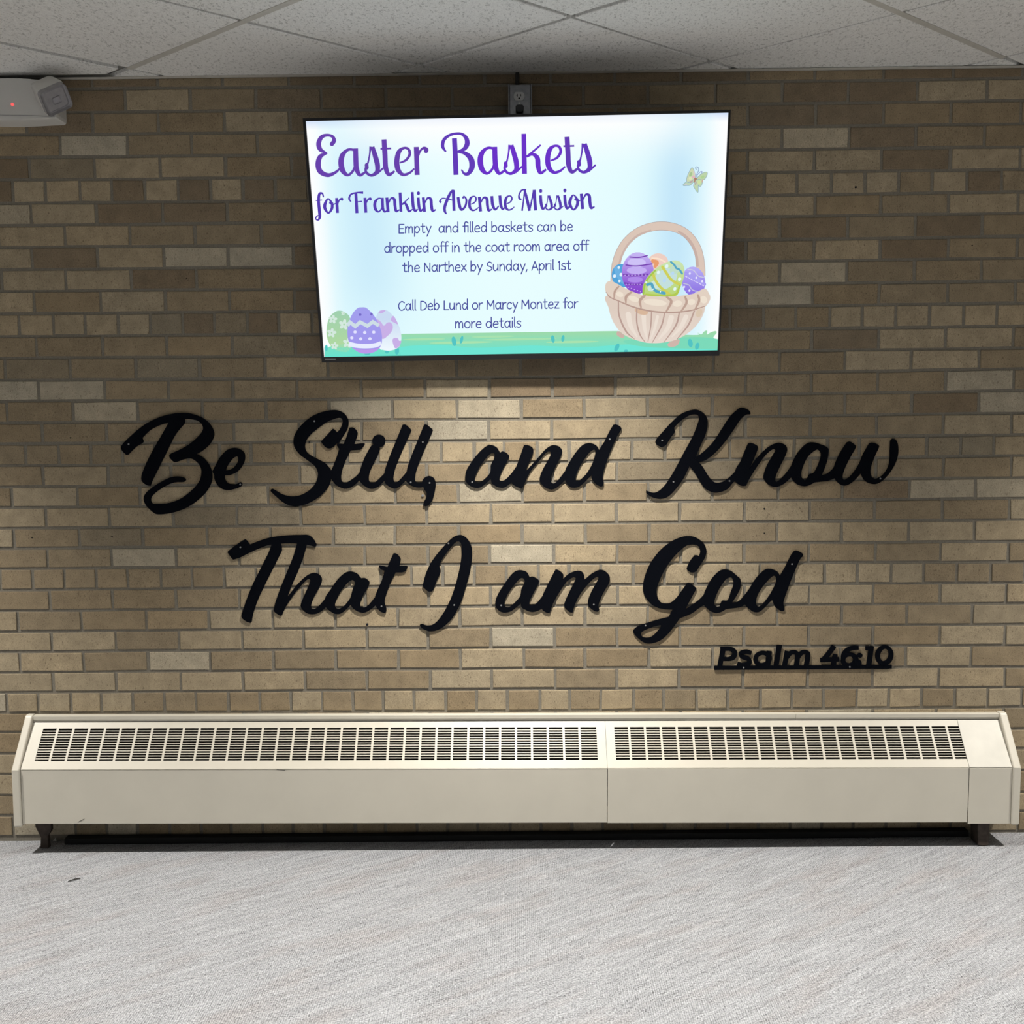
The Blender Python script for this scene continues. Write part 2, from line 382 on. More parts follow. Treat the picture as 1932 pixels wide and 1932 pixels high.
# grid bars: both directions through the crossings
def bar(p, q, wd, z, tb=None):
    tb = tb or tr_
    d = np.array(q) - np.array(p); L = np.linalg.norm(d); d = d / L; nn = np.array([-d[1], d[0]]) * wd / 2
    a, b_, c, e = [tuple(np.array(v)) for v in (p + nn, p - nn, q - nn, q + nn)]
    poly = clip([a, b_, c, e], -.002)
    if len(poly) >= 3: tb.prism(poly, z, z + .006, lambda x, y, s: (x, y, s))
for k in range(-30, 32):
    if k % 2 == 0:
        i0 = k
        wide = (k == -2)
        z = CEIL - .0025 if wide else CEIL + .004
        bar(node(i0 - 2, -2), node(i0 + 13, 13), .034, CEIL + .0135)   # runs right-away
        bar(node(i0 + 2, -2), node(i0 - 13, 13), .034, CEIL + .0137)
bar(node(-2, 0), node(4, 6), .019, CEIL - .0012, tb)
bar(node(4, 0), node(-2, 6), .019, CEIL - .0012, tb)
tag(tb.build('trim_1', M['tbar']), 'pale metal bars of the ceiling grid', kind='structure')
tag(tr_.build('trim_3', mat('shaded_grid_reveal', (.22, .215, .20), .7)), 'recessed grid bars darkened for the shade in the gaps between the ceiling tiles', kind='structure')  # bar colour darkened so the reveals carry painted shade
an = MB().box(XL, XR, -.019, 0, CEIL - .003, CEIL - .0012).box(XL, XR, -.0015, 0, CEIL - .003, CEIL + .03)
tag(an.build('trim_2', M['tbar']), 'thin pale wall angle between bricks and ceiling', kind='structure')
pn = MB().add([(XL, YF, CEIL + .12), (XR, YF, CEIL + .12), (XR, .05, CEIL + .12), (XL, .05, CEIL + .12)], [(0, 1, 2, 3)])
pn.build('plenum', M['plenum'], ceil_o)

# ------------------------------------------------------------------ word signs on the wall
def flat_sign(parts, tf, front, thick):
    """parts: list of (verts2d, faces) ; returns MB with real thickness standing off the wall"""
    mb = MB()
    for k, (vs, fs) in enumerate(parts):
        fo = front + k * .00004
        fv = [at(*tf(*v), fo) for v in vs]; bv = [Vector((p.x, p.y + thick, p.z)) for p in fv]; n = len(vs)
        # drop degenerate faces, keep a boundary
        cnt = {}
        for f in fs:
            for a, c in zip(f, list(f[1:]) + [f[0]]): cnt[frozenset((a, c))] = cnt.get(frozenset((a, c)), 0) + 1
        faces = [list(f) for f in fs] + [[n + i for i in f][::-1] for f in fs]
        for f in fs:
            for a, c in zip(f, list(f[1:]) + [f[0]]):
                if cnt[frozenset((a, c))] == 1: faces.append([a, c, n + c, n + a])
        mb.add(fv + bv, faces)
    return mb
def word(name, label, ox, oy, s, pieces, screws, front=.0056, thick=.0042):
    tf = lambda x, y: (ox + x * s, oy + y * s)
    parts = []
    for p in pieces:
        if isinstance(p, str): parts.append(poly_faces(outline(p)))
        elif isinstance(p, list) and isinstance(p[0], str): parts.append(poly_faces(outline(p[0]), [outline(h) for h in p[1:]]))
        else: parts.append(p)
    allp = [tf(*v) for vs, _ in parts for v in vs]
    cx = sum(p[0] for p in allp) / len(allp); by = max(p[1] for p in allp)
    r = root(name, at(cx, by, 0)); tag(r, label, 'sign', 'black cut-out lettering on the brick wall')
    flat_sign(parts, tf, front, thick).build('lettering', M['sign'], r)
    for x, y in screws:
        c = at(*tf(x, y), front + .0004); sc = MB(); sc.disc((c.x, c.y + .0002, c.z), .0026, .0016, 12)
        sc.box(c.x - .0017, c.x + .0017, c.y - .0016, c.y - .0012, c.z - .0003, c.z + .0003)
        sc.build('screw', M['screw'], r)
    return r

word('word_sign', 'black script word Be, left end of the upper line on the brick wall', 200, 740, .17598, [
    "215,672c 168,622 165,575 210,520 330,410 450,325 600,258 750,225 880,225 1000,258 1100,325 1155,420 1150,490 1100,570 1030,630 972,662c 1040,700 1100,770 1135,860 1130,960 1080,1060 980,1160 850,1245 700,1295 560,1310 500,1285 430,1215 402,1150 420,1090 490,1025 600,955 700,910 780,903 840,918 855,940 830,962 760,965 680,985 580,1040 500,1105 480,1150 500,1193 570,1196 680,1185 800,1140 920,1050 1000,950 1022,850 1000,780 950,730 900,712 830,722 748,750 715,738 678,695 690,662 780,620 880,565 970,490 1030,420 1038,370 1010,325 950,297 845,290 750,300 660,325 560,360 470,410 388,488c 402,530c 385,548 330,580 270,635 240,668",
    "690,290c 640,380 560,520 460,700 390,860 378,930 395,968 440,998 475,1005c 495,950 560,820 650,640 740,460 845,330c 845,285c",
    ["1460,985 1440,963 1400,983 1350,990 1300,970 1275,930 1270,893c 1340,885 1420,840 1475,760 1490,690 1475,640 1420,605 1360,597 1290,625 1220,700 1170,790 1138,850c 1158,885 1162,930 1190,990 1240,1035 1310,1050 1390,1035 1445,1010",
     "1283,838c 1300,790 1350,720 1395,690 1415,700 1410,750 1370,805 1320,832"]],
    [(243, 557), (1440, 988)])
word('word_sign', 'black script word Still with a comma, second in the upper line', 500, 740, .18634, [
    "55,995 70,978 100,990 180,1035 270,1053 360,1040 450,990 510,920 535,850 530,800 500,745 430,690 350,630 300,560 287,490 305,420 360,340 450,260 560,205 680,180 760,190 820,235 845,300 835,370 800,430 745,515c 730,515 690,555 650,570 610,555 570,505 575,490 620,440 685,370c 700,375 728,405c 760,370 785,310 780,275 755,262 700,272 620,305 530,370 450,440 410,510 410,580 450,630 540,680 610,720 665,780c 672,830 668,890c 640,960 560,1050 460,1115 360,1150 270,1152 190,1120 110,1055 65,1012",
    "855,357c 890,357 925,385 937,430 905,522c 995,516 1008,530 970,580 945,585 868,590c 830,660 790,760 770,850 778,900 810,917 850,900 920,850 985,780c 985,870c 955,895 900,945 850,972 790,975 720,940 675,885 655,830 680,770 720,670 752,575c 728,540 733,518c 795,522c 825,450",
    "1075,540c 1110,535 1165,570c 1150,620 1090,740 1055,830 1053,895 1080,915 1120,905 1180,850 1250,775c 1250,870c 1200,905 1150,955 1090,978 1040,970 985,930 955,885 960,800 1000,680 1040,600",
    (lambda e: poly_faces(e))(ell(1152, 494, 67, 66)),
    "1393,328c 1425,330 1475,375 1475,405 1440,480 1370,640 1320,770 1300,860 1308,905 1330,910 1370,880 1455,780c 1460,870c 1410,910 1350,965 1300,975 1240,945 1210,900 1215,790 1250,680 1310,530",
    "1610,328c 1640,330 1695,378 1690,410 1650,500 1590,640 1540,770 1520,860 1525,905 1550,922 1600,908c 1605,962c 1550,965 1490,950 1440,915 1425,880 1440,770 1480,650 1540,500",
    "1590,915 1610,870 1660,848 1710,870 1728,930 1720,1000 1695,1090 1660,1140 1625,1155 1602,1145 1610,1110 1632,1065 1635,1020 1610,980"],
    [(500, 293), (1598, 505), (1476, 912), (1667, 918)])
word('word_sign', 'black script word and, middle of the upper line', 860, 760, .17598, [
    ["470,525c 440,480 385,452 330,462 250,530 170,630 115,720 100,790 110,850 160,895 220,915 270,905 330,860 380,812c 500,700 520,580", "415,552 408,600 375,670 370,735 340,785 270,845 225,852 203,830 210,790 250,700 310,612 365,553 395,543"],
    "480,530c 500,520 540,535 572,570 560,610 500,720 470,800 472,830 500,835 540,815 600,750 650,680c 660,800c 590,860 530,905 480,912 420,890 378,840 380,700 420,600",
    "730,455c 760,450 810,470 832,500 825,550 790,630 745,738c 800,680 880,590 960,500 1030,455 1090,460 1130,490 1140,530 1110,610 1060,710 1025,790 1020,840 1040,862 1070,855 1120,800 1200,690c 1200,800c 1150,850 1090,905 1030,930 960,910 905,850 900,800 930,720 990,610 1020,545 1000,522 960,545 880,640 800,740 745,850 712,922c 660,905 600,860 610,770 645,690 690,570",
    ["1535,500c 1510,460 1460,435 1410,432 1350,460 1280,540 1210,650 1175,720 1165,800 1190,865 1230,905 1290,910 1350,880 1455,778c 1600,600", "1495,510 1490,570 1460,660 1400,760 1340,820 1300,840 1285,815 1300,750 1350,650 1420,550 1465,508"],
    "1690,235c 1720,232 1768,258 1774,290 1740,340 1690,450 1640,570 1590,720 1575,810 1588,860 1572,897c 1540,895 1490,860 1455,800 1470,700 1530,520 1590,420 1650,300"],
    [(175, 850), (1650, 390)])
word('word_sign', 'black script word Know, right end of the upper line', 1200, 740, .26915, [
    "180,388c 145,365 140,335 190,275 250,210 320,150 400,122 450,130 490,165 503,215 490,290 460,360 415,460c 375,520c 330,610 270,690 220,735 165,748 110,735 70,705c 72,688c 110,703 150,698 200,655 260,565 330,435 400,305 438,205 440,170 420,157 370,165 310,205 268,248c 272,280c 240,325 210,370",
    "412,460c 470,420 540,350 600,260 660,170 720,115 750,108 790,125 803,142c 800,155 770,160 730,195 660,300 580,400 500,470 438,492c",
    "440,488c 470,525 510,590 550,630 600,630 650,600 700,550 740,490c 740,600c 690,625 640,680 580,703 530,700 480,670 440,610 410,560 372,515c 400,455c",
    "785,360c 810,355 850,375 853,400 830,460 790,548c 840,470 920,390 990,355 1040,365 1060,395 1050,440 1010,520 980,590 980,625 1000,620 1050,570 1100,500c 1090,595c 1040,640 990,663 940,655 900,615 895,580 920,510 960,440 978,408 960,400 910,440 850,520 800,600 770,657c 735,655 690,615 700,540 730,490 760,420",
    ["1350,420 1345,390 1310,370 1240,350 1190,365 1130,430 1095,500 1078,560 1095,610 1130,645 1180,660 1230,645 1290,600 1335,500", "1280,405 1297,440 1280,500 1250,560 1215,575 1200,605 1180,615 1160,590 1165,540 1200,460 1250,412"],
    "1240,585c 1320,578 1370,548 1410,490c 1400,600c 1350,620 1260,632 1210,642c",
    "1480,350c 1505,347 1540,375 1535,400 1490,480 1455,560 1450,605 1470,612 1510,580 1560,510 1590,440 1635,360c 1660,353 1702,372 1700,395 1670,460 1645,540 1655,595 1690,605 1740,570 1775,500 1780,400 1785,340 1805,327 1830,345 1840,400 1830,470 1790,550 1740,610 1690,642 1640,640 1600,615 1575,570c 1530,620 1480,652 1440,650 1400,615 1385,560 1400,490 1440,410"],
    [(183, 338), (262, 628), (655, 622), (1712, 605)])
word('word_sign', 'black script word That, left end of the lower line', 410, 980, .19669, [
    "160,385c 145,380 103,325 105,303 180,245 255,195 280,200 312,240c 400,205 520,170 680,152 800,148 870,150 915,180 948,235 945,258 930,260 880,247c 760,232 620,232 500,245 400,280 300,325 220,365",
    "520,240c 490,320 420,460 340,620 280,770 240,890 233,940 270,975 315,992 328,985c 345,900 390,770 460,620 540,460 605,330 620,290 610,230c",
    "765,225c 740,320 690,450 620,620 565,770 542,860 548,888 600,922 622,918c 650,850 720,740 800,640 860,580 885,575 888,600 860,670 815,770 800,830 820,870 870,905 940,908 1000,880 1055,830c 1070,760 1060,725c 1000,800 940,855 905,855 900,820 930,740 980,650 1003,590 995,550 960,520 910,515 850,545 770,620 675,738c 720,620 790,460 840,310 858,230c",
    ["1370,555c 1340,520 1280,500 1220,515 1150,580 1080,680 1035,750 1035,830 1080,880 1140,908 1200,895 1280,820c 1430,620", "1310,590 1320,630 1300,690 1270,760 1210,835 1160,858 1130,840 1135,790 1180,700 1240,620 1285,585"],
    "1390,562c 1420,565 1458,600 1450,640 1400,730 1370,810 1380,840 1410,845 1450,820 1520,735c 1525,820c 1470,865 1410,895 1350,885 1300,850 1280,810 1290,700 1330,600",
    "1690,325c 1720,330 1755,370 1758,400 1745,447c 1815,447 1822,465 1790,505 1710,510c 1660,610 1620,720 1605,790 1620,850 1620,885 1600,898 1560,880 1520,830 1510,760 1530,690 1575,590 1603,493c 1570,480 1550,450 1560,442 1632,455c 1655,400"],
    [(222, 267), (1575, 833)])
word('word_sign', 'single tall black script capital I in the lower line', 770, 980, .20704, [
    "215,658c 180,655 135,610 140,570 170,470 230,360 320,250 400,170 450,145 500,147 550,190 580,260 583,350 565,470 525,620 480,760 410,890 340,965 270,1008 200,1020 140,1000 108,970 110,957 130,955 180,968 240,950 310,870 380,740 430,600 470,440 487,320 485,230 470,205 440,205 390,255 320,350 282,425c 295,458 293,490 260,560 230,640"],
    [(368, 218), (420, 780)])
word('word_sign', 'black script word am, third in the lower line', 770, 980, .20704, [
    ["1105,520c 1080,480 1020,463 960,485 890,570 820,680 795,750 800,800 840,840 890,850 950,830 1030,765c 1150,620", "1058,550 1060,580 1030,640 1025,690 990,740 930,795 890,798 878,770 895,710 950,620 1010,550 1040,535"],
    "1110,525c 1140,522 1187,550 1190,580 1150,660 1110,740 1105,775 1130,785 1170,765 1240,680c 1240,800c 1190,830 1130,845 1070,825 1030,790 1025,680 1060,600",
    "1345,455c 1375,465 1410,495 1415,520 1403,552c 1460,500 1530,470 1580,475 1605,510 1607,550c 1680,490 1750,460 1800,475 1837,520 1830,580 1780,670 1745,750 1735,790 1743,825c 1725,840 1690,830 1645,790 1640,740 1670,660 1720,570 1735,535 1715,525 1650,580 1570,680 1520,780 1500,850c 1470,845 1425,800 1430,750 1470,660 1520,560 1525,533 1500,530 1440,575 1370,680 1320,770 1290,855c 1250,845 1210,800 1220,710 1260,620 1310,520"],
    [(848, 783), (1692, 775)])
word('word_sign', 'black script word God with a long looped G, right end of the lower line', 1170, 980, .19151, [
    ["705,525 670,505 658,480 690,410 735,352c 760,353 778,362c 790,320 780,275 745,250 700,245 630,275 530,370 450,480 390,600 362,690 368,760 400,815 440,830 490,825 550,780 610,700 660,630c 690,630 745,670 748,690 710,760 640,890c 700,850 780,790 845,720c 845,830c 770,880 700,930 590,975c 550,1030 480,1120 400,1190 310,1222 240,1215 170,1165 130,1110 150,1070 210,1040 330,1000 480,960c 518,890c 440,885 370,870 300,830 240,750 225,670 245,560 300,430 400,300 520,210 620,170 700,165 770,190 830,245 850,310 835,380 790,450 750,510",
     "405,1045 370,1100 310,1155 250,1165 210,1145 215,1110 270,1080 350,1052"],
    ["1190,620 1180,580 1140,545 1090,505 1030,492 970,515 900,590 850,680 825,750 830,840 870,890 930,920 990,915 1060,870 1130,780 1180,690", "1108,585 1117,640 1090,720 1060,795 1010,800 990,830 985,855 950,860 930,830 940,770 980,680 1040,595 1080,573"],
    "1040,825c 1130,818 1180,798 1245,725c 1245,830c 1180,865 1080,880 1000,892c",
    ["1575,550c 1545,510 1480,487 1420,500 1340,580 1270,690 1225,760 1235,840 1280,890 1330,915 1390,900 1495,795c 1640,640", "1535,570 1535,620 1500,700 1450,780 1400,840 1360,860 1340,830 1350,760 1400,670 1470,588 1510,558"],
    "1715,312c 1745,308 1797,335 1800,362 1770,400 1700,560 1640,720 1610,820 1620,880 1610,900 1580,900 1530,860 1500,790 1490,740 1550,600 1620,480 1680,360"],
    [(250, 1045), (1693, 440)])
ST = lambda pts, **k: stroke(pts, **k)
word('verse_sign', 'small black block letters Psalm 46:10 on a thin bar below the word God', 1320, 1190, .20704, [
    "133,322c 1752,312c 1752,345c 135,367c".replace('367', '358'),
    ST([(218, 150, 44), (184, 330, 44)]),
    ["190,148c 270,147 320,162 345,200 330,250 285,275 190,276c", "236,184c 275,186 298,205 288,228 262,240 225,241c"],
    ST([(472, 205, 38), (425, 192, 40), (378, 208, 42), (395, 240, 42), (445, 258, 42), (452, 295, 42), (405, 315, 42), (345, 302, 38)]),
    [" ".join("%.0f,%.0f" % p for p in ell(575, 256, 86, 72, -12, 14)), " ".join("%.0f,%.0f" % p for p in ell(572, 258, 42, 36, -12, 12))],
    ST([(637, 185, 46), (620, 335, 46)]),
    ST([(729, 130, 46), (695, 335, 46)]),
    ST([(800, 185, 44), (772, 335, 44)]),
    ST([(795, 245, 40), (835, 200, 40), (885, 205, 42), (892, 250, 44), (880, 335, 44)]),
    ST([(895, 245, 40), (935, 200, 40), (985, 205, 42), (985, 255, 44), (970, 335, 44)]),
    ST([(1228, 140, 46), (1180, 205, 44), (1122, 275, 44)]),
    ST([(1100, 268, 40), (1275, 262, 40)]),
    ST([(1238, 215, 44), (1218, 335, 44)]),
    [" ".join("%.0f,%.0f" % p for p in ell(1368, 268, 80, 66, -12, 14)), " ".join("%.0f,%.0f" % p for p in ell(1365, 265, 36, 30, -12, 12))],
    ST([(1308, 280, 40), (1315, 220, 42), (1345, 180, 42), (1395, 158, 40), (1450, 156, 36)]),
    (lambda e: poly_faces(e))(ell(1462, 225, 24, 22)), (lambda e: poly_faces(e))(ell(1450, 298, 28, 34)), ST([(1405, 240, 26), (1465, 225, 26)]), ST([(1420, 300, 50), (1460, 300, 50)]),
    ST([(1512, 160, 38), (1585, 158, 38)]), ST([(1568, 142, 46), (1540, 335, 46)]),
    [" ".join("%.0f,%.0f" % p for p in ell(1685, 225, 82, 94, 12, 16)), " ".join("%.0f,%.0f" % p for p in ell(1685, 222, 38, 56, 12, 12))]],
    [(400, 335), (1368, 330)])

# ------------------------------------------------------------------ television
TVW, TVH = 1.21, .68
tvr = rot(.0071, -.2432, .0054); tvc = b(np.array([1.5661, .1857, -.1459])) ; tvc.z += 2.0753
ux, uy, uz = b(tvr[0]), b(tvr[1]), b(tvr[2])     # right, down, into the wall
tm = Matrix.Identity(4)
for i in range(3): tm[i][0] = ux[i]; tm[i][1] = uz[i]; tm[i][2] = -uy[i]; tm[i][3] = tvc[i]
tv = root('television', matrix=tm)
tag(tv, 'wall mounted black television tilted forward, showing an Easter basket notice', 'television')
def tvp(x, y, d=0): return tvc + ux * x + uy * y + uz * d      # d < 0 is towards the viewer
def scr(x, y, lay=0):                                          # photo pixel -> point on the screen face
    d = ray(x, y); t = (tvc - CAMP).dot(uz) / d.dot(uz); p = CAMP + d * t; return p - uz * (.0003 + lay * .00004)
fnT = lambda x, y, z: tvp(x, y, z)
hw, hh = TVW / 2, TVH / 2
MB().box(-hw - .008, hw + .006, -hh - .008, hh + .016, .003, .024, fnT).build('housing', M['tv'], tv, .003)
MB().box(-.36, .36, -.10, .27, .024, .042, fnT).build('rear_cover', M['tv'], tv, .006)
bz = MB(); d0, d1 = -.006, .004
bz.box(-hw - .008, -hw, -hh - .008, hh + .016, d0, d1, fnT).box(hw, hw + .006, -hh - .008, hh + .016, d0, d1, fnT)
bz.box(-hw, hw, -hh - .008, -hh, d0, d1, fnT).box(-hw, hw, hh, hh + .016, d0, d1, fnT)
bz.build('bezel', M['tv'], tv)
bd = MB().box(-hw + .003, -hw + .036, hh + .004, hh + .009, -.0068, -.006, fnT); bd.build('badge', M['badge'], tv)
MB().box(hw - .022, hw - .006, hh + .004, hh + .010, -.0068, -.006, fnT).build('sensor_window', M['plug'], tv)
br = MB(); br.box(1.32, 1.80, -.012, -.0005, 1.66, 2.16)
for xx in (1.36, 1.74):
    br.tube([(xx, -.012, 2.08), (xx, -.15, 2.06)], .012, 8); br.tube([(xx, -.012, 1.78), (xx, -.06, 1.78)], .012, 8)
br.build('wall_bracket', M['dark'], tv)
# lit screen: an edge-lit panel, whiter along the edges and bluer to both sides
sm = MB(); NX, NY = 48, 28
def screen_col(u, v):
    base = np.array([222, 250, 255.]); mid = math.exp(-((u - .5) / .3) ** 2)
    c = base + np.array([14, 5, 0]) * mid * (1 - v * .4)
    bl = math.exp(-((u - .135) / .085) ** 2) * math.exp(-((v - .42) / .42) ** 4) * .5
    brr = math.exp(-((u - .885) / .06) ** 2) * math.exp(-((v - .42) / .40) ** 4) * .7 + .4 * math.exp(-((u - .9) / .06) ** 2) * math.exp(-((v - .85) / .1) ** 2)
    k = min(1, bl + brr); c = c * (1 - k) + np.array([184, 222, 247]) * k
    wt = math.exp(-(v / .13) ** 2) * math.exp(-((u - .5) / .42) ** 6) + math.exp(-(u / .035) ** 2) + math.exp(-((1 - u) / .04) ** 2)
    k = min(1, wt); c = c * (1 - k) + np.array([255, 255, 255]) * k
    e = math.exp(-(v / .012) ** 2) * (.25 + .4 * math.exp(-(u / .1) ** 2) + .5 * math.exp(-((1 - u) / .06) ** 2)); c = c * (1 - e) + np.array([190, 210, 245]) * e
    return lin(np.clip(c, 0, 255))
vv = [tvp(-hw + TVW * i / NX, -hh + TVH * j / NY, 0) for j in range(NY + 1) for i in range(NX + 1)]; n0 = len(vv)
sm.v = list(vv)
for j in range(NY):
    for i in range(NX):
        q = [(i, j), (i + 1, j), (i + 1, j + 1), (i, j + 1)]
        sm.f.append([c * (NX + 1) + a for a, c in ((p[0], p[1]) for p in q)]); sm.c.append([screen_col(p[0] / NX, p[1] / NY) for p in q])
screen = sm.build('screen', glow, tv)
class Art:
    def __init__(s): s.mb = MB(); s.lay = 0
    def put(s, geo, ox, oy, sc, colr, grad=None):
        vs, fs = geo; s.lay += 1; pv = [(ox + x * sc, oy + y * sc) for x, y in vs]; pts = [scr(x, y, s.lay) for x, y in pv]
        if grad:
            (ya, ca), (yb, cb) = grad
            def cf(i):
                t = min(1, max(0, (vs[i][1] - ya) / (yb - ya))); return lin(tuple(ca[k] + (cb[k] - ca[k]) * t for k in range(3)))
            s.mb.v += pts; n = len(s.mb.v) - len(pts)
            for f in fs: s.mb.f.append([n + i for i in f]); s.mb.c.append([cf(i) for i in f])
        else: s.mb.add(pts, fs, lin(colr))
    def out(s, txt, tr, colr, grad=None): s.put(poly_faces(outline(txt)), *tr, colr, grad)
    def el(s, cx, cy, rx, ry, r, tr, colr, grad=None): s.put(poly_faces(ell(cx, cy, rx, ry, r)), *tr, colr, grad)
    def st(s, pts, tr, colr, cap='r', **k): s.put(stroke(pts, cap=cap, **k), *tr, colr)
    def build(s, name): return s.mb.build(name, glow, screen)
def W(pts, w): return [(x, y, w) for x, y in pts]
T1 = (560, 200, .21739); T2 = (960, 200, .22774); T3 = (580, 400, .21739); T4 = (960, 400, .22774); T5 = (1120, 400, .14493); T6 = (590, 560, .1087); T7 = (1270, 300, .04141); PXF = (0, 0, 1)
# meadow strip
A = Art()
A.out("612,656c 614,652 617,657 622,654 640,650 700,640 757,630c 960,627c 1163,624.5c 1306,632 1316,628 1323,631 1329,625 1334,624 1334,631 1341,627 1350,624.5 1352,628 1346,637 1355,640c 1354.8,661.2c 757,671.2 612.8,673.4c", PXF, None, ((628, (158, 218, 172)), (668, (104, 226, 206))))
A.out("757,655 830,651 900,656 1000,652 1100,655 1180,650 1240,652 1330,655 1353,660c 1000,667c 757,671c", PXF, (112, 229, 212))
A.out("1180,642 1250,640 1300,636 1353,640 1354,659c 1240,656 1190,650", PXF, (124, 218, 186))
for (x, y, w_, r) in ((800, 640, 40, 1), (870, 646, 60, 1), (980, 640, 70, .9), (1080, 645, 50, 1), (930, 635, 40, .8)): A.el(x, y, w_, r + 1.2, -1, PXF, (168, 226, 176))
TE = (84, 196, 196)
for args in ((1272, 1122, 19, 42, -10, T3), (1338, 1108, 13, 34, 14, T3), (365, 1052, 15, 32, -8, T4), (448, 1047, 13, 28, 8, T4), (895, 1122, 17, 36, 25, T4), (970, 1150, 17, 10, -5, T4), (1258, 1705, 31, 56, -10, T5), (1348, 1745, 27, 47, 15, T5), (690, 1212, 16, 16, 0, T3), (778, 1205, 18, 32, 5, T3), (520, 1230, 26, 10, 0, T3), (165, 1180, 12, 28, 0, T3)):
    A.el(*args, TE)
A.build('meadow_picture')
# three eggs at lower left
A = Art()
A.out("240,620 255,460 310,330 400,255 470,240 550,265 640,350 700,600 680,850 600,950 520,955 430,935 330,870 265,760", T6, None, ((240, (160, 208, 176)), (950, (178, 218, 158))))
FLW = (212, 233, 222)
def flower(x, y, r):
    for k in range(5):
        a = 2 * math.pi * k / 5 - 1.4; A.el(x + r * .6 * math.cos(a), y + r * .6 * math.sin(a), r * .45, r * .32, math.degrees(a), T6, FLW)
for f in ((350, 390, 75), (545, 480, 90), (330, 625, 80), (380, 850, 65), (610, 800, 85), (530, 285, 36)): flower(*f)
A.out("1080,420 1100,350 1140,270 1220,230 1290,235 1380,310 1460,430 1520,570 1540,720 1510,850 1430,910 1320,935 1220,920 1165,895 1080,700", T6, None, ((400, (202, 220, 242)), (930, (240, 249, 255))))
HP = (201, 176, 231)
A.out("1110,400 1180,430 1235,500 1290,450 1350,445 1390,500 1380,580 1320,660 1215,730 1180,620", T6, HP)
A.out("1145,270 1180,235 1265,232 1220,275 1170,285", T6, HP); A.out("1360,380 1400,330 1450,400 1480,475 1420,450 1370,420", T6, HP); A.out("1385,760 1420,710 1480,720 1500,760 1538,765 1505,855 1430,890", T6, HP)
A.out("610,700 605,580 630,430 700,280 780,195 850,180 930,190 1020,270 1090,360 1150,480 1190,600 1205,720 1190,830 1130,920 1030,970 910,985 800,960 700,890 640,800", T6, None, ((200, (163, 160, 238)), (960, (160, 150, 236))))
A.st([(607, 500, 62), (650, 440, 62), (740, 512, 62), (825, 437, 62), (950, 505, 62), (1045, 432, 62), (1150, 500, 62)], T6, (206, 222, 230), cap='b', poly=True)
A.st([(632, 815, 78), (760, 845, 78), (920, 855, 78), (1080, 842, 78), (1190, 800, 70)], T6, (231, 236, 255), cap='b')
A.out("690,885 800,908 920,915 1050,905 1150,880 1100,940 1030,970 910,985 800,960 730,915", T6, (186, 152, 233))
for x, y in ((737, 610), (905, 618), (1060, 612), (680, 710), (835, 728), (995, 726)): A.el(x, y, 29, 27, 0, T6, (226, 226, 255))
for x, y in ((825, 308), (1022, 300)): A.el(x, y, 23, 23, 0, T6, (116, 106, 198))
A.build('egg_picture')
# basket
A = Art()
HB = [(272, 900, 96), (280, 790, 98), (285, 720, 98), (300, 650, 98), (335, 540, 96), (420, 395, 96), (560, 270, 97), (720, 203, 102), (880, 181, 104), (1050, 203, 102), (1200, 277, 100), (1310, 405, 100), (1370, 550, 100), (1392, 720, 106), (1395, 830, 106)]
A.st([(x, y, w_ + 12) for x, y, w_ in HB], T5, (178, 163, 160), cap='b')
A.st(HB, T5, (219, 198, 184), cap='b')
A.st([(330, 690, 26), (370, 560, 26), (455, 415, 28), (580, 305, 30), (740, 240, 22)], T5, (203, 180, 170))
A.st([(1110, 255, 26), (1200, 320, 34), (1280, 420, 36), (1335, 560, 36), (1355, 700, 30)], T5, (200, 176, 166))
A.el(840, 650, 130, 112, 0, T5, (238, 207, 195)); A.st([(770, 640, 50), (820, 660, 60), (800, 710, 40)], T5, (232, 158, 112)); A.st([(760, 600, 22), (850, 610, 22), (930, 650, 18)], T5, (250, 226, 205))
A.el(365, 830, 130, 155, -10, T5, (84, 164, 218)); A.st([(300, 740, 70), (330, 830, 70), (390, 900, 70)], T5, (110, 178, 226))
for x, y, r in ((328, 722, 19), (272, 833, 23), (358, 815, 24), (336, 898, 18)): A.el(x, y, r * .85, r, 10, T5, (226, 242, 255))
A.el(575, 795, 210, 272, 0, T5, None, ((560, (196, 180, 242)), (1000, (136, 74, 206))))
A.el(560, 660, 120, 60, 0, T5, (206, 194, 247)); A.el(560, 760, 130, 48, 0, T5, (196, 176, 243)); A.el(540, 880, 100, 38, 0, T5, (176, 140, 234))
for w_, pts in ((15, [(470, 585), (580, 592), (698, 568)]), (15, [(420, 690), (560, 702), (762, 676)]), (22, [(392, 815), (520, 828), (700, 812)]), (20, [(405, 925), (510, 945), (630, 940)])): A.st(W(pts, w_), T5, (118, 66, 176))
for k in range(7): A.el(410 + 44 * k, 822 - (0 if k < 4 else 3), 12, 5, 0, T5, (196, 170, 240))
for k in range(6): A.el(425 + 36 * k, 940, 10, 5, 0, T5, (188, 158, 236))
for k in range(5): A.el(450 + 40 * k, 980 + 14 * k, 9, 7, 0, T5, (196, 170, 240))
A.el(1300, 905, 152, 196, -8, T5, None, ((720, (184, 176, 245)), (1080, (138, 112, 226))))
A.st(W([(1200, 800), (1260, 830), (1340, 870), (1440, 940)], 46), T5, (168, 158, 240)); 
for k in range(7): A.st(W([(1195 + 36 * k, 835 + 19 * k), (1213 + 36 * k, 845 + 19 * k)], 11), T5, (226, 222, 255))
A.st(W([(1225, 745), (1300, 760), (1360, 830), (1430, 850)], 12), T5, (205, 205, 225)); A.st(W([(1170, 930), (1240, 950), (1280, 1010), (1370, 1040)], 12), T5, (196, 196, 220))
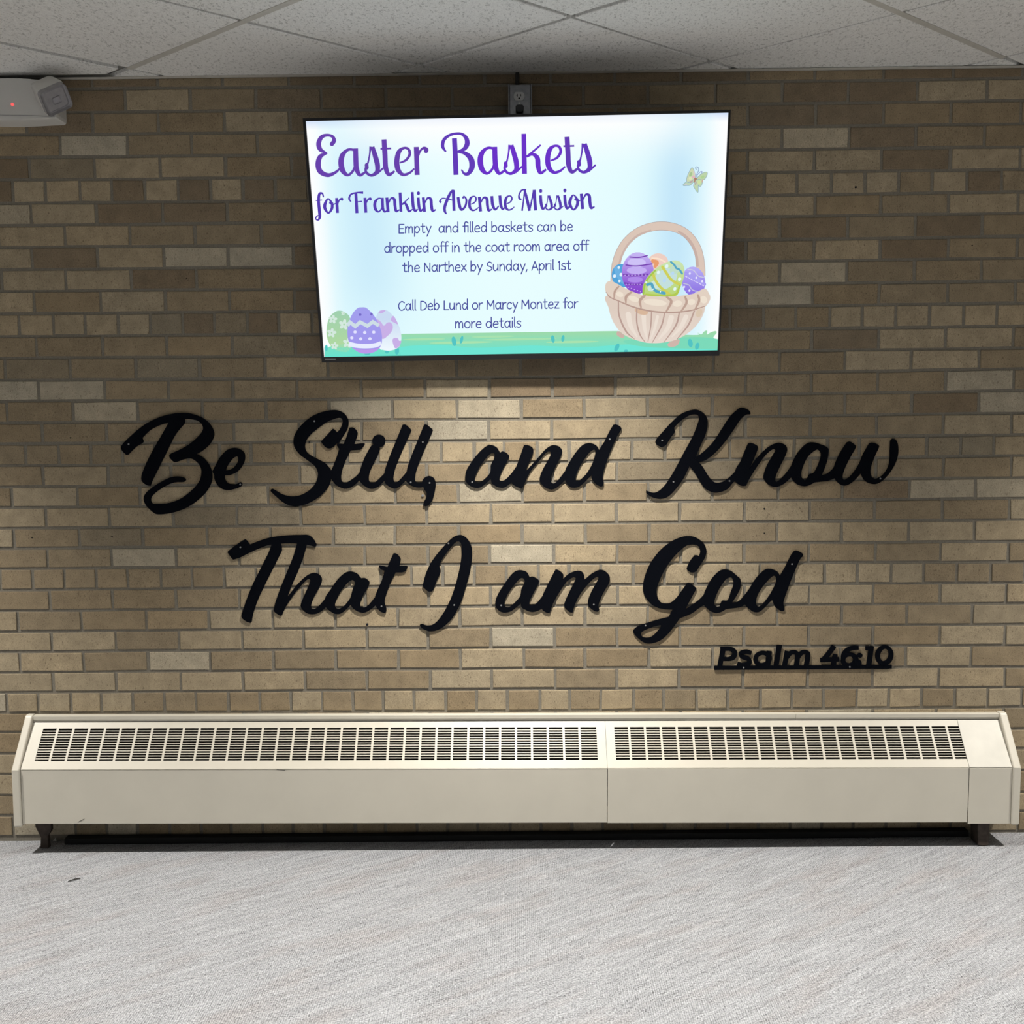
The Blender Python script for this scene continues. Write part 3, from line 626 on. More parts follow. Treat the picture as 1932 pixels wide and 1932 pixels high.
for x, y, r in ((1250, 800, 13), (1335, 855, 13), (1412, 900, 14), (1175, 975, 14), (1245, 1022, 13), (1330, 1055, 13), (1190, 1050, 9)): A.el(x, y, r, r * 1.2, 20, T5, (230, 228, 255))
A.out("640,1060 640,970 690,860 790,750 920,665 1040,630 1130,650 1175,720 1175,830 1140,950 1090,1060 1050,1092 800,1092 660,1085", T5, None, ((640, (204, 228, 178)), (1080, (186, 214, 120))))
A.el(930, 870, 175, 120, -38, T5, (196, 224, 222)); A.el(780, 960, 90, 60, -38, T5, (204, 230, 216)); A.el(1060, 740, 80, 60, -38, T5, (192, 222, 200))
A.st(W([(768, 790), (800, 880), (870, 980), (985, 1070)], 36), T5, (206, 208, 92)); A.st(W([(895, 715), (950, 800), (1010, 880), (1120, 945)], 36), T5, (206, 208, 92))
A.st([(645, 1060, 26), (660, 960, 26), (710, 860, 24), (800, 762, 20)], T5, (164, 198, 84)); A.st([(680, 1075, 30), (850, 1085, 26), (1060, 1075, 34), (1120, 960, 22)], T5, (178, 202, 84))
BZ = (86, 166, 196)
A.st(W([(700, 945), (750, 935), (780, 1000), (830, 1035), (920, 1055)], 38), T5, BZ); A.st(W([(1005, 650), (1050, 690), (1075, 730), (1115, 750), (1150, 800)], 26), T5, BZ)
for x, y, r, c in ((840, 785, 24, 0), (950, 705, 26, 0), (1118, 872, 26, 0), (920, 890, 28, 1), (1028, 795, 24, 1), (1055, 1000, 24, 0), (680, 915, 13, 0), (772, 1005, 10, 0), (868, 1035, 10, 0)): A.el(x, y, r * .8, r, 25, T5, (226, 246, 246) if c == 0 else (186, 218, 244))
A.out("315,1545 370,1580 402,1612 380,1637 330,1622 298,1590", T5, (205, 178, 168)); A.out("963,1715 1010,1680 1112,1655 1100,1720 1040,1752 975,1748", T5, (208, 182, 172))
A.out("190,1080 195,1250 250,1420 350,1560 480,1640 650,1692 750,1704 880,1700 1050,1667 1200,1592 1330,1482 1420,1342 1450,1230 1440,1140 800,1150", T5, None, ((1250, (222, 205, 192)), (1690, (231, 216, 205))))
for w_, pts in ((70, [(450, 1330), (480, 1480), (560, 1620)]), (60, [(650, 1350), (660, 1500), (690, 1640)]), (70, [(1010, 1370), (960, 1510), (850, 1650)]), (60, [(1200, 1360), (1130, 1500), (1020, 1620)]), (40, [(830, 1360), (790, 1520), (740, 1650)])): A.st([(pts[0][0], pts[0][1], w_), (pts[1][0], pts[1][1], w_ * .8), (pts[2][0], pts[2][1], w_ * .3)], T5, (236, 223, 211))
A.el(620, 1290, 90, 42, 15, T5, (216, 183, 156)); A.el(1370, 1310, 40, 60, 20, T5, (218, 198, 176))
RB = (186, 158, 148)
for pts in ([(322, 1170, 16), (332, 1350, 20), (420, 1550, 22), (530, 1652, 8)], [(560, 1260, 16), (560, 1430, 18), (600, 1590, 18), (668, 1692, 8)], [(752, 1295, 14), (742, 1480, 16), (705, 1685, 8)], [(925, 1300, 14), (880, 1480, 20), (760, 1700, 8)], [(1115, 1300, 18), (1070, 1470, 22), (910, 1698, 8)], [(1310, 1280, 18), (1230, 1470, 22), (1085, 1650, 10)]): A.st(pts, T5, RB)
A.out("150,980 165,920 220,895 300,930 450,1010 630,1075 850,1100 1100,1090 1300,1060 1440,995 1500,1060 1515,1130 1470,1210 1400,1255 1200,1300 960,1305 700,1275 450,1205 250,1120 165,1050", T5, (226, 209, 194))
for cx, cy, rx, ry, r in ((800, 1175, 150, 42, 6), (1090, 1190, 60, 40, -8), (520, 1130, 70, 36, 18), (340, 1070, 48, 34, 22), (1270, 1170, 50, 38, -10), (1430, 1140, 44, 50, -30)): A.el(cx, cy, rx, ry, r, T5, (238, 225, 208))
A.st([(160, 1040, 8), (210, 1105, 14), (320, 1155, 16), (520, 1235, 18), (760, 1290, 20), (1000, 1305, 18), (1250, 1282, 18), (1450, 1222, 10)], T5, (182, 153, 142))
for pts in ([(325, 968, 22), (275, 1030, 28), (265, 1115, 18)], [(490, 1040, 26), (422, 1100, 36), (418, 1185, 18)], [(665, 1085, 30), (603, 1150, 38), (615, 1245, 20)], [(950, 1105, 26), (1008, 1165, 36), (945, 1290, 22)], [(1190, 1105, 26), (1206, 1180, 32), (1140, 1285, 22)], [(1355, 1080, 26), (1370, 1150, 32), (1320, 1260, 20)]): A.st(pts, T5, (190, 162, 148))
A.build('basket_picture')
# butterfly
A = Art()
EG = (150, 176, 186)
for txt, c in (("1000,830 990,700 940,530 870,410 800,480 720,640 640,840 625,980 660,1040 800,1000 930,930", (205, 216, 178)), ("920,950 740,1080 600,1060 455,1195 640,1200 760,1190 860,1100 950,1010", (188, 212, 186)),
               ("1090,880 1250,720 1400,630 1530,610 1540,700 1480,840 1400,930 1250,960 1100,940", (190, 212, 172)), ("1060,960 1300,960 1330,1050 1270,1210 1200,1240 1140,1180 1130,1400 1115,1510 1000,1350 940,1220 980,1100", (192, 214, 178))):
    o_ = outline(txt); A.put(stroke([(x, y, 46) for x, y in o_], closed=True, n=1), *T7, EG); A.put(poly_faces(o_), *T7, c)
A.el(800, 700, 60, 110, 25, T7, (168, 196, 148)); A.el(780, 880, 70, 70, 0, T7, (222, 228, 186)); A.el(930, 820, 62, 62, 0, T7, (224, 182, 196)); A.el(960, 640, 30, 120, -12, T7, (220, 206, 206))
A.el(1340, 820, 90, 60, -30, T7, (176, 210, 148)); A.el(1190, 1050, 80, 90, 0, T7, (206, 224, 164)); A.el(1330, 990, 28, 90, 15, T7, (208, 176, 160)); A.el(830, 1030, 80, 36, -40, T7, (186, 160, 166)); A.el(1030, 1100, 30, 90, 20, T7, (186, 164, 166)); A.el(580, 1160, 60, 26, -20, T7, (208, 200, 214))
A.st(W([(1050, 900), (1010, 910), (960, 1040)], 70), T7, (178, 136, 118)); A.el(1012, 902, 62, 58, 0, T7, (176, 128, 108))
A.st(W([(1070, 830), (1075, 700), (1150, 540), (1155, 420), (1080, 355), (1010, 410), (1060, 475)], 34), T7, (146, 168, 198)); A.st(W([(1090, 740), (1180, 640), (1270, 570), (1325, 590), (1280, 640)], 34), T7, (150, 164, 208))
A.build('butterfly_picture')
# headline letters (brush lettering), drawn once as glyphs then set along the line
G = {
 'E': [([(305, 330, 38), (324, 300, 36), (310, 266, 27), (265, 253, 26), (215, 270, 36), (190, 325, 44), (205, 378, 38), (258, 408, 12)], 'r'), ([(265, 408, 12), (205, 438, 40), (185, 505, 48), (205, 570, 46), (270, 600, 36), (330, 580, 26), (378, 540, 16)], 'b')],
 'a': [([(520, 400, 20), (485, 376, 22), (440, 380, 26), (398, 425, 44), (386, 490, 50), (402, 560, 46), (445, 596, 26), (490, 560, 22), (515, 490, 20)], 'b'), ([(512, 365, 44), (515, 480, 46), (522, 545, 44), (550, 596, 30), (600, 570, 18)], 'b')],
 's': [([(640, 350, 22), (632, 420, 14), (618, 490, 16), (597, 545, 22), (610, 582, 24), (650, 600, 26), (695, 570, 38), (700, 510, 46), (680, 430, 44), (656, 352, 36)], 'b'), ([(606, 510, 34), (608, 534, 34)], 'r'), ([(690, 590, 22), (725, 560, 18), (752, 535, 14)], 'b')],
 't': [([(757, 290, 44), (765, 420, 46), (772, 535, 44), (800, 595, 32), (850, 565, 18)], 'b'), ([(726, 371, 16), (820, 368, 16)], 'b')],
 'e': [([(895, 495, 14), (950, 470, 22), (982, 420, 26), (970, 375, 24), (930, 366, 22), (888, 400, 40), (870, 480, 46), (882, 555, 44), (925, 597, 28), (980, 582, 22), (1022, 545, 14)], 'b')],
 'r': [([(1037, 358, 44), (1045, 602, 44)], 'b'), ([(1052, 450, 14), (1070, 395, 18), (1100, 368, 24), (1122, 380, 40), (1122, 392, 40)], 'r')],
 'B': [([(1294, 398, 14), (1266, 350, 30), (1280, 290, 30), (1340, 248, 24), (1420, 240, 24), (1468, 275, 36), (1478, 330, 44), (1450, 375, 34), (1392, 396, 12)], 'b'), ([(1368, 280, 44), (1376, 440, 46), (1382, 598, 46)], 'b'), ([(1392, 398, 12), (1460, 410, 34), (1512, 460, 50), (1520, 530, 50), (1490, 585, 34), (1455, 588, 24), (1428, 552, 12)], 'b')],
 'k': [([(1005, 250, 42), (1008, 412, 43), (1011, 598, 44)], 'b'), ([(1152, 347, 16), (1095, 396, 18), (1030, 446, 16)], 'b'), ([(1030, 452, 14), (1080, 428, 26), (1122, 460, 44), (1130, 535, 44), (1150, 590, 30), (1200, 560, 18)], 'b')],
 # second line, own proportions
 'f': [([(233, 790, 12), (222, 757, 16), (197, 762, 24), (190, 820, 27), (196, 900, 28), (200, 960, 26), (185, 988, 14), (164, 975, 12), (178, 952, 12), (198, 948, 10)], 'b'), ([(165, 818, 10), (220, 814, 10)], 'b')],
 'o': [([(300, 826, 14), (270, 806, 14), (246, 850, 28), (246, 890, 28), (275, 928, 16), (305, 890, 26), (306, 845, 24), (285, 818, 12)], 'b'), ([(282, 838, 12), (310, 855, 12), (340, 845, 10)], 'b')],
 'F': [([(472, 832, 10), (455, 805, 18), (470, 768, 16), (520, 752, 14), (577, 752, 22)], 'b'), ([(513, 755, 28), (522, 930, 28)], 'b'), ([(528, 832, 10), (567, 828, 12)], 'b')],
 'r2': [([(600, 798, 27), (608, 928, 27)], 'b'), ([(610, 850, 10), (625, 815, 14), (645, 805, 22), (648, 812, 22)], 'r')],
 'n': [([(775, 798, 27), (786, 925, 28)], 'b'), ([(788, 850, 10), (812, 806, 18), (840, 815, 27), (846, 870, 28), (856, 915, 24), (885, 905, 10)], 'b')],
 'k2': [([(897, 755, 27), (905, 922, 27)], 'b'), ([(975, 800, 10), (945, 830, 12), (912, 858, 12)], 'b'), ([(912, 860, 12), (940, 848, 20), (958, 880, 27), (975, 916, 22), (1005, 900, 10)], 'b')],
 'l': [([(1004, 752, 27), (1012, 870, 28), (1030, 915, 24), (1052, 900, 12)], 'b')],
 'i': [([(1052, 800, 26), (1058, 870, 27), (1072, 915, 22), (1098, 895, 12)], 'b'), ([(1054, 760, 28), (1054, 766, 28)], 'r')],
 'A': [([(1372, 742, 10), (1345, 745, 18), (1315, 800, 27), (1285, 880, 27), (1285, 920, 24), (1300, 946, 10)], 'b'), ([(1358, 740, 30), (1362, 830, 28), (1365, 918, 28)], 'b'), ([(1255, 845, 20), (1242, 835, 16), (1262, 810, 12), (1300, 812, 10), (1355, 826, 10)], 'b')],
 'v': [([(1400, 800, 26), (1412, 870, 28), (1430, 910, 22), (1462, 880, 20), (1472, 825, 18), (1452, 795, 14), (1440, 812, 16)], 'b')],
 'u': [([(1690, 795, 27), (1698, 870, 28), (1720, 912, 20), (1752, 880, 12)], 'b'), ([(1760, 790, 27), (1768, 870, 27), (1785, 908, 20), (1808, 890, 10)], 'b')],
 'M': [([(105, 775, 12), (88, 765, 20), (85, 735, 14), (105, 700, 14), (130, 692, 12), (145, 695, 10)], 'b'), ([(130, 700, 12), (122, 780, 12), (110, 868, 16)], 'b'), ([(130, 692, 18), (150, 770, 26), (172, 868, 24)], 'b'), ([(205, 695, 12), (190, 780, 14), (172, 865, 14)], 'b'), ([(210, 694, 28), (215, 780, 28), (222, 865, 28)], 'b')],
}
def glyph(A, key, tr, colr, x_ref=None, dx=0, dy=0, sc=1.0, base=605, wk=1.0):
    st = G[key]; x0 = min(p[0] for s_, _ in st for p in s_) if x_ref is None else x_ref
    for s_, cap in st:
        A.st([(dx + (x - x0) * sc, dy + (y - base) * sc, w_ * sc * wk * .97) for x, y, w_ in s_], tr, colr, cap=cap, n=8)
PU = (104, 66, 172); PU2 = (106, 52, 200); PU3 = (86, 62, 176)
A = Art()
tr_base = lambda x: 612 - (x - 160) * .0108   # the line climbs a little to the right
def head(key, x0, base_own, colr=PU, sc=1.0):
    xr = min(p[0] for s_, _ in G[key] for p in s_); glyph(A, key, T1, colr, xr, x0, base_own, sc, {'E': 618, 'B': 598, 'k': 598}.get(key, 605))
# letters of the first word stand as traced, later ones are placed along the line (T1 units)
c2 = lambda x: 1840 + (x * .22774) / .21739     # from the right-hand view to T1 units
head('E', 185, 618); head('a', 384, 608); head('s', 597, 607, (100, 66, 168)); head('t', 726, 605, PU); head('e', 868, 604, PU); head('r', 1037, 602, PU)
head('B', 1266, 598, (98, 60, 184)); head('a', 1592, 594, PU2); head('s', 1803, 592, PU2)
head('k', c2(124), 589, PU2); head('e', c2(322), 585, PU2); head('t', c2(452), 583, (100, 62, 178)); head('s', c2(572), 580, (98, 58, 186))
def sub(key, x0, dy, sc=1.0):                  # keys already drawn at second-line size: baseline 928
    xr = min(p[0] for s_, _ in G[key] for p in s_); glyph(A, key, T1, PU3, xr, x0, 928 + dy, sc, 868 if key == 'M' else 928, .97)
def subs(key, x0, base, sc=.525):
    xr = min(p[0] for s_, _ in G[key] for p in s_); glyph(A, key, T1, PU3, xr, x0, base, sc, 605, 1.06)
sub('f', 164, 2); sub('o', 246, 0); sub('r2', 346, 0); sub('F', 455, 0); sub('r2', 592, -2); subs('a', 677, 922); sub('n', 782, -4); sub('k2', 897, -4); sub('l', 1002, -6); sub('i', 1054, -6); sub('n', 1098, -6)
sub('A', 1242, -8); sub('v', 1400, -10); subs('e', 1498, 910); sub('n', 1584, -10); sub('u', 1692, -14); subs('e', 1808, 906)
d2 = 928 * .21739 + 200
M0 = c2(85); sub('M', M0, (200 + 868 * .22774 - 200) / .21739 - 928, 1.0476)
yb = (864 * .22774) / .21739
sub('i', c2(262), yb - 928, 1.02); subs('s', c2(305), yb - 2, .50); subs('s', c2(378), yb - 3, .50); sub('i', c2(462), yb - 932, 1.02); sub('o', c2(508), yb - 934, 1.03); sub('n', c2(600), yb - 936, 1.05)
A.build('headline')
# hand-printed notice text: single-stroke letters
FT = {'a': (1.08, ['c .8,.78 .5,1 .15,.75 .1,.35 .35,.0 .65,.15 .8,.5', 'c .86,1 .82,.5 .86,.08 .97,.02']), 'b': (1.0, ['p .1,1.62 .1,0', 'c .1,.6 .42,1 .76,.8 .8,.4 .5,0 .1,.22']), 'c': (.9, ['c .76,.85 .45,1 .12,.65 .15,.2 .45,0 .78,.15']),
 'd': (1.05, ['c .8,.75 .5,1 .15,.75 .1,.35 .35,0 .65,.12 .8,.45', 'p .84,1.62 .86,0']), 'e': (.97, ['c .12,.5 .5,.53 .8,.58 .7,.9 .42,1 .12,.65 .15,.2 .45,0 .8,.12']), 'f': (.66, ['c .7,1.55 .45,1.63 .3,1.35 .3,.7 .3,0', 'p .03,.95 .65,.98']),
 'h': (.97, ['p .1,1.62 .1,0', 'c .1,.55 .4,.98 .7,.8 .76,0']), 'i': (.34, ['p .12,1 .12,0', 'p .12,1.42 .12,1.48']), 'k': (.87, ['p .1,1.62 .1,0', 'p .72,1 .12,.45', 'p .3,.6 .78,0']), 'l': (.36, ['c .12,1.62 .11,.6 .13,.12 .24,0']),
 'm': (1.36, ['p .1,1 .1,0', 'c .1,.6 .35,1 .58,.8 .62,0', 'c .62,.6 .88,1 1.1,.8 1.15,0']), 'n': (.98, ['p .1,1 .1,0', 'c .1,.6 .42,1 .72,.8 .78,0']), 'o': (1.02, ['o .48,.5 .40,.5']), 'p': (1.0, ['p .1,1 .1,-.55', 'c .1,.6 .42,1 .76,.8 .8,.4 .5,0 .1,.22']),
 'r': (.7, ['p .1,1 .1,0', 'c .1,.55 .3,.9 .62,.98']), 's': (.82, ['c .68,.88 .38,1 .12,.78 .32,.55 .62,.4 .64,.12 .36,0 .06,.1']), 't': (.76, ['c .3,1.42 .3,.7 .32,.15 .5,0 .66,.08', 'p .02,1 .62,1.02']), 'u': (.98, ['c .1,1 .1,.3 .35,0 .65,.2 .76,.5', 'p .77,1 .78,0']),
 'x': (.87, ['p .08,1 .78,0', 'p .74,1 .05,0']), 'y': (.87, ['p .08,1 .44,.08', 'p .8,1 .2,-.55']), 'z': (.87, ['p .1,.97 .72,.97', 'p .72,.97 .1,.03', 'p .1,.03 .76,.03']), 'A': (1.1, ['p .05,0 .52,1.35 .98,0', 'p .2,.45 .84,.45']), 'C': (1.1, ['c .98,1.15 .6,1.36 .2,1.05 .1,.55 .3,.1 .65,0 1,.2']),
 'D': (1.15, ['p .12,1.35 .12,0', 'c .12,1.35 .6,1.3 .98,.9 .95,.35 .6,.04 .12,0']), 'E': (.98, ['p .12,1.35 .12,0', 'p .12,1.35 .84,1.35', 'p .12,.7 .74,.7', 'p .12,0 .86,0']), 'L': (.9, ['p .12,1.35 .12,0', 'p .12,0 .82,0']), 'M': (1.36, ['p .1,0 .14,1.35 .64,.45 1.12,1.35 1.18,0']), 'N': (1.15, ['p .12,0 .12,1.35 .92,0 .92,1.35']),
 'S': (1.0, ['c .86,1.2 .5,1.38 .15,1.1 .3,.78 .7,.6 .86,.3 .5,0 .08,.15']), '1': (.45, ['p .05,1.2 .22,1.35 .22,0']), ',': (.36, ['p .2,.1 .06,-.28']), ' ': (.52, [])}
INK = (74, 78, 158)
def textline(txt, xa, ya, xb, yb_, xh, wd):
    A = Art(); adv = sum(FT[c][0] for c in txt) - .1; k = (xb - xa) / adv; cx = 0
    for ch in txt:
        a, sts = FT[ch]
        for s_ in sts:
            kind, *pp = s_.split(); P_ = [tuple(float(q) for q in p.split(',')) for p in pp]
            def tp(p):
                gx = xa + (cx + p[0]) * k; return (gx, ya + (yb_ - ya) * (gx - xa) / (xb - xa) - p[1] * xh, wd)
            if kind == 'o':
                (ex, ey), (rx, ry) = P_; A.put(stroke([tp((ex + rx * math.cos(t), ey + ry * math.sin(t))) for t in [2 * math.pi * q / 14 for q in range(14)]], closed=True, n=2), *PXF, INK)
            elif kind == 'p':
                for q in range(len(P_) - 1): A.put(stroke([tp(P_[q]), tp(P_[q + 1])], cap='r', poly=True), *PXF, INK)
            else: A.put(stroke([tp(p) for p in P_], cap='r', n=5), *PXF, INK)
        cx += a
        A.lay = min(A.lay, 6)
    A.build('notice_line')
textline('Empty  and filled baskets can be', 751.5, 439.8, 1080.5, 435.3, 12.0, 2.1)
textline('dropped off in the coat room area off', 725, 476.6, 1109.5, 472.4, 12.0, 2.1)
textline('the Narthex by Sunday, April 1st', 759.5, 513, 1077, 508.8, 12.0, 2.1)
textline('Call Deb Lund or Marcy Montez for', 751, 585.3, 1090, 581, 12.0, 2.1)
textline('more details', 858.5, 619, 983, 617.3, 12.0, 2.1)

# ------------------------------------------------------------------ outlet box above the television, and the plug in it
bo = .052
pA, pB, pC, pD = at(959.5, 160, bo), at(1002.5, 157, bo), at(1002.5, 216, bo), at(960, 218, bo)
bx0, bx1, bz1, bz0 = pA.x, pB.x, (pA.z + pB.z) / 2, (pC.z + pD.z) / 2 - .01
ob = root('outlet_box', ((bx0 + bx1) / 2, 0, bz0)); tag(ob, 'grey steel outlet box on the bricks above the television', 'outlet')
MB().box(bx0, bx1, -bo + .004, 0, bz0, bz1).build('box', M['galv'], ob, .003)
cv = MB().box(bx0 + .004, bx1 - .004, -bo - .0005, -bo + .004, bz0 + .002, bz1 - .002)
cv.build('cover', M['galv'], ob, .001)
for xa in (bx0 - .0015, bx1 - .0015): MB().box(xa, xa + .003, -bo - .002, -bo + .012, bz0, bz1).build('cover_flange', M['galv'], ob, .0006)
rc = at(979.5, 181.5, bo + .003); rx_, rz_ = .0165, .0145
pts = []
for k in range(28):
    t = 2 * math.pi * k / 28; pts.append((rc.x + rx_ * math.cos(t), rc.z + max(-.0125, min(.0125, rx_ * math.sin(t)))))
re = MB().prism(pts, -bo - .003, -bo + .001, lambda a, c, d: (a, d, c)).build('receptacle', M['recept'], ob)
sl = MB().box(rc.x - .0062, rc.x - .0044, -bo - .0033, -bo - .0025, rc.z - .001, rc.z + .0065).box(rc.x + .0042, rc.x + .0060, -bo - .0033, -bo - .0025, rc.z - .0005, rc.z + .0060)
sl.box(rc.x - .0095, rc.x - .0062, -bo - .0033, -bo - .0025, rc.z + .002, rc.z + .0036)
sl.disc((rc.x, -bo - .0028, rc.z - .0062), .0028, .0005, 12); sl.build('slot', M['hole'], re)
cs = MB(); q = at(980, 195, bo); cs.disc((q.x, -bo - .0003, q.z), .003, .0014, 12); cs.build('screw', M['screw'], ob)
q = at(976, 140, .02); MB().tube([(q.x, -.016, bz1 - .002), (q.x, -.016, CEIL - .004)], .006, 12).build('conduit', M['dark'], ob)
pc = at(980.5, 205, bo + .02)
pl = root('power_cord', (pc.x, -bo, pc.z)); tag(pl, 'black power plug with its cord in the lower socket of the outlet box', 'power cord')
pp = [(pc.x - .0115, pc.z - .008), (pc.x - .0125, pc.z + .006), (pc.x - .008, pc.z + .0105), (pc.x + .008, pc.z + .0105), (pc.x + .0125, pc.z + .006), (pc.x + .0115, pc.z - .008), (pc.x + .006, pc.z - .012), (pc.x - .006, pc.z - .012)]
MB().prism(pp, -bo - .026, -bo - .001, lambda a, c, d: (a, d, c)).build('plug', M['plug'], pl, .002)
MB().tube([(pc.x + .003, -bo - .014, pc.z - .010), (pc.x + .006, -bo - .016, pc.z - .022), (pc.x + .008, -bo - .010, pc.z - .04), (pc.x + .012, -.055, pc.z - .09), (pc.x + .02, -.05, pc.z - .16)], .0042, 10).build('cord', M['plug'], pl, smooth=True)

# ------------------------------------------------------------------ emergency light at the upper left
er = root('emergency_light', (-.06, 0, 2.277)); tag(er, 'white emergency light with a swivel lamp and red indicator by the ceiling', 'emergency light')
hp = []                                   # housing outline in X, Z (bottom edge bows down, right side tapers)
for px_, py_ in ((-95, 150), (-60, 148), (0, 146.5), (30, 146), (55, 147.5), (78, 150), (101, 152), (104, 160), (105.5, 190), (107, 215), (106, 221), (103, 223), (70, 225), (30, 227), (0, 227), (-60, 225), (-95, 223)):
    q = at(px_, py_, .07); hp.append((q.x, q.z))
n = len(hp); hcx = sum(p[0] for p in hp) / n; hcz = sum(p[1] for p in hp) / n
hb = MB(); rings = []
for (d, k) in ((0, 1.0), (.056, 1.0), (.066, .985), (.071, .955)):
    rings.append([(hcx + (x - hcx) * (1 - (1 - k) * .5), -d, hcz + (z - hcz) * k) for x, z in hp])
vs = sum(rings, []); fs = []
for i in range(3):
    for k in range(n): fs.append((i * n + k, i * n + (k + 1) % n, (i + 1) * n + (k + 1) % n, (i + 1) * n + k))
fs += [list(range(n)), list(range(3 * n, 4 * n))[::-1]]
hb.add(vs, fs).build('housing', M['em'], er, smooth=False)
sv = MB(); q0, q1 = at(-95, 215, .0712), at(103, 221, .0712)
sv.add([at(-95, 217, .0716), at(0, 216.5, .0716), at(60, 217.5, .0716), at(104, 220, .0716), at(104, 220.7, .0716), at(60, 218.4, .0716), at(0, 217.4, .0716), at(-95, 218, .0716)], [(0, 1, 6, 7), (1, 2, 5, 6), (2, 3, 4, 5)]); sv.build('seam', M['lens'], er)
led = at(23.5, 197, .0716); lm = bpy.data.materials.new('red_indicator_light'); lm.use_nodes = True; pb = lm.node_tree.nodes['Principled BSDF']
pb.inputs['Base Color'].default_value = (.8, .1, .08, 1); pb.inputs['Emission Color'].default_value = (1, .12, .12, 1); pb.inputs['Emission Strength'].default_value = .9
ld = MB(); ld.disc((led.x, led.y + .0012, led.z), .0043, .003, 16); ld.build('indicator_light', lm, er)
# lamp head: rounded box turned down and to the right
q = at(91, 177, .10)
head_m = Matrix.Translation((q.x + .004, -.100, q.z)) @ Matrix.Rotation(math.radians(57), 4, 'Z') @ Matrix.Rotation(math.radians(36), 4, 'X') @ Matrix.Rotation(math.radians(-40), 4, 'Y')
def rbox(mb, mtx, sx, sy, sz, r, taper=1.0, n=5):
    vs = []; N_ = 4 * n; ys = [(-sy, 1 - r / sx * .8), (-sy + r * .35, 1 - r / sx * .25), (-sy + r, 1), (sy - r, taper), (sy - r * .3, taper * .93), (sy, taper * .8)]
    for y, k in ys:
        for c in range(4):
            cx, cz = ((1, 1), (-1, 1), (-1, -1), (1, -1))[c]
            for a in range(n):
                t = math.pi / 2 * (c + a / (n - 1)); vs.append(mtx @ Vector((k * (cx * (sx - r) + r * math.cos(t)), y, k * (cz * (sz - r) + r * math.sin(t)))))
    fs = [[i * N_ + k, i * N_ + (k + 1) % N_, (i + 1) * N_ + (k + 1) % N_, (i + 1) * N_ + k] for i in range(len(ys) - 1) for k in range(N_)] + [list(range(N_))[::-1], list(range((len(ys) - 1) * N_, len(ys) * N_))]
    mb.add(vs, fs); return mb
lh = rbox(MB(), head_m, .043, .034, .042, .014, .86).build('lamp_head', M['em'], er, smooth=True)
rbox(MB(), head_m @ Matrix.Translation((0, -.0332, 0)), .0415, .003, .0395, .013).build('lens', M['lens'], lh)
rbox(MB(), head_m @ Matrix.Translation((0.002, -.0352, -.003)), .013, .0014, .011, .005).build('bulb', mat('frosted_bulb', (.36, .35, .385), .3), lh)

# ------------------------------------------------------------------ long baseboard heater
HM = Matrix.Translation((-.0388, 0, 0)) @ Matrix.Rotation(.0066, 4, 'Y')
ht = root('baseboard_heater', matrix=HM); tag(ht, 'long cream enamelled baseboard heater with slotted sloping top along the wall', 'heater')
def H(x, o, z): return HM @ Vector((x + .0388, -o, z))
ST0, ST1 = (.022, .403), (.1205, .2795)        # slope: top and bottom edge (o, z)
sd = np.array(ST1) - np.array(ST0); sl_ = np.linalg.norm(sd); sn = np.array([-sd[1], sd[0]]) / sl_
def SP(x, s, n_): p = np.array(ST0) + sd * s + sn * n_; return H(x, p[0], p[1])   # n_ > 0 stands out of the slope
OPA, OPB = .13, .815
def grille(xa, xb, ox, ncol, pitch, xend):
    mb = MB(); f = lambda x, s, n_: SP(x, s, n_); t0, t1 = -.0012, 0
    mb.box(xa, xb, 0, OPA, t0, t1, f).box(xa, xb, OPB, 1, t0, t1, f).box(xa, ox, OPA, OPB, t0, t1, f)
    last = ox
    for k in range(ncol):
        r0 = ox + pitch * (k + 1) - .0072; r1 = ox + pitch * (k + 1)
        if r0 >= xend: break
        if k == ncol - 1 and xend >= r1 - .02: break
        mb.box(r0, min(r1, xend), OPA, OPB, t0, t1, f)
    if xend < xb: mb.box(xend, xb, OPA, OPB, t0, t1, f)
    ns = 13; ps = (OPB - OPA) / ns
    for k in range(1, ns): mb.box(ox, min(xend, xb), OPA + ps * (k - .15), OPA + ps * (k + .15), -.0040, -.0012, f)
    mb.box(xa, xb, .985, 1.0, -.006, 0, f)
    return mb
PT = .05066
grille(-.0130, 1.8257, .0242, 35, PT, 1.7973).build('grille_panel', M['heater'], ht)
grille(1.8267, 2.9540, 1.8548, 23, PT, 2.9540).build('grille_panel', M['heater'], ht)
ep = MB().box(2.9550, 3.0880, 0, 1, -.0012, .0012, SP); ep.box(2.9550, 3.0880, .985, 1.0, -.006, .0012, SP); ep.build('blank_panel', M['heater_plain'], ht)
def front(xa, xb, z0, o1=.1200):
    mb = MB().box(xa, xb, o1 - .0015, o1, z0, ST1[1] - .0006, H); mb.box(xa, xb, o1 - .016, o1, z0 - .0012, z0 + .0004, H); return mb
front(-.0130, 1.8254, .1072).build('front_panel', M['heater'], ht, .0008)
front(1.8272, 2.9535, .1060, .1208).build('front_panel', M['heater'], ht, .0008)
front(2.9552, 3.0880, .1015, .1216).build('front_panel', M['heater'], ht, .0008)
CAPP = [(0, .4275), (.020, .4275), (.0265, .4215), (.1275, .2815), (.1275, .0985), (.0, .0985)]
for xa, xb in ((-.0385, -.0142), (3.0890, 3.1135)):
    MB().prism(CAPP, xa, xb, lambda a, c, d: H(d, a, c)).build('end_cap', M['heater'], ht, .004, 3)
rl = MB().prism([(0, .4245), (.0215, .4245), (.0225, .4235), (.0225, .4115), (.019, .4105), (.019, .4045), (0, .4045)], -.0140, 2.438, lambda a, c, d: H(d, a, c))
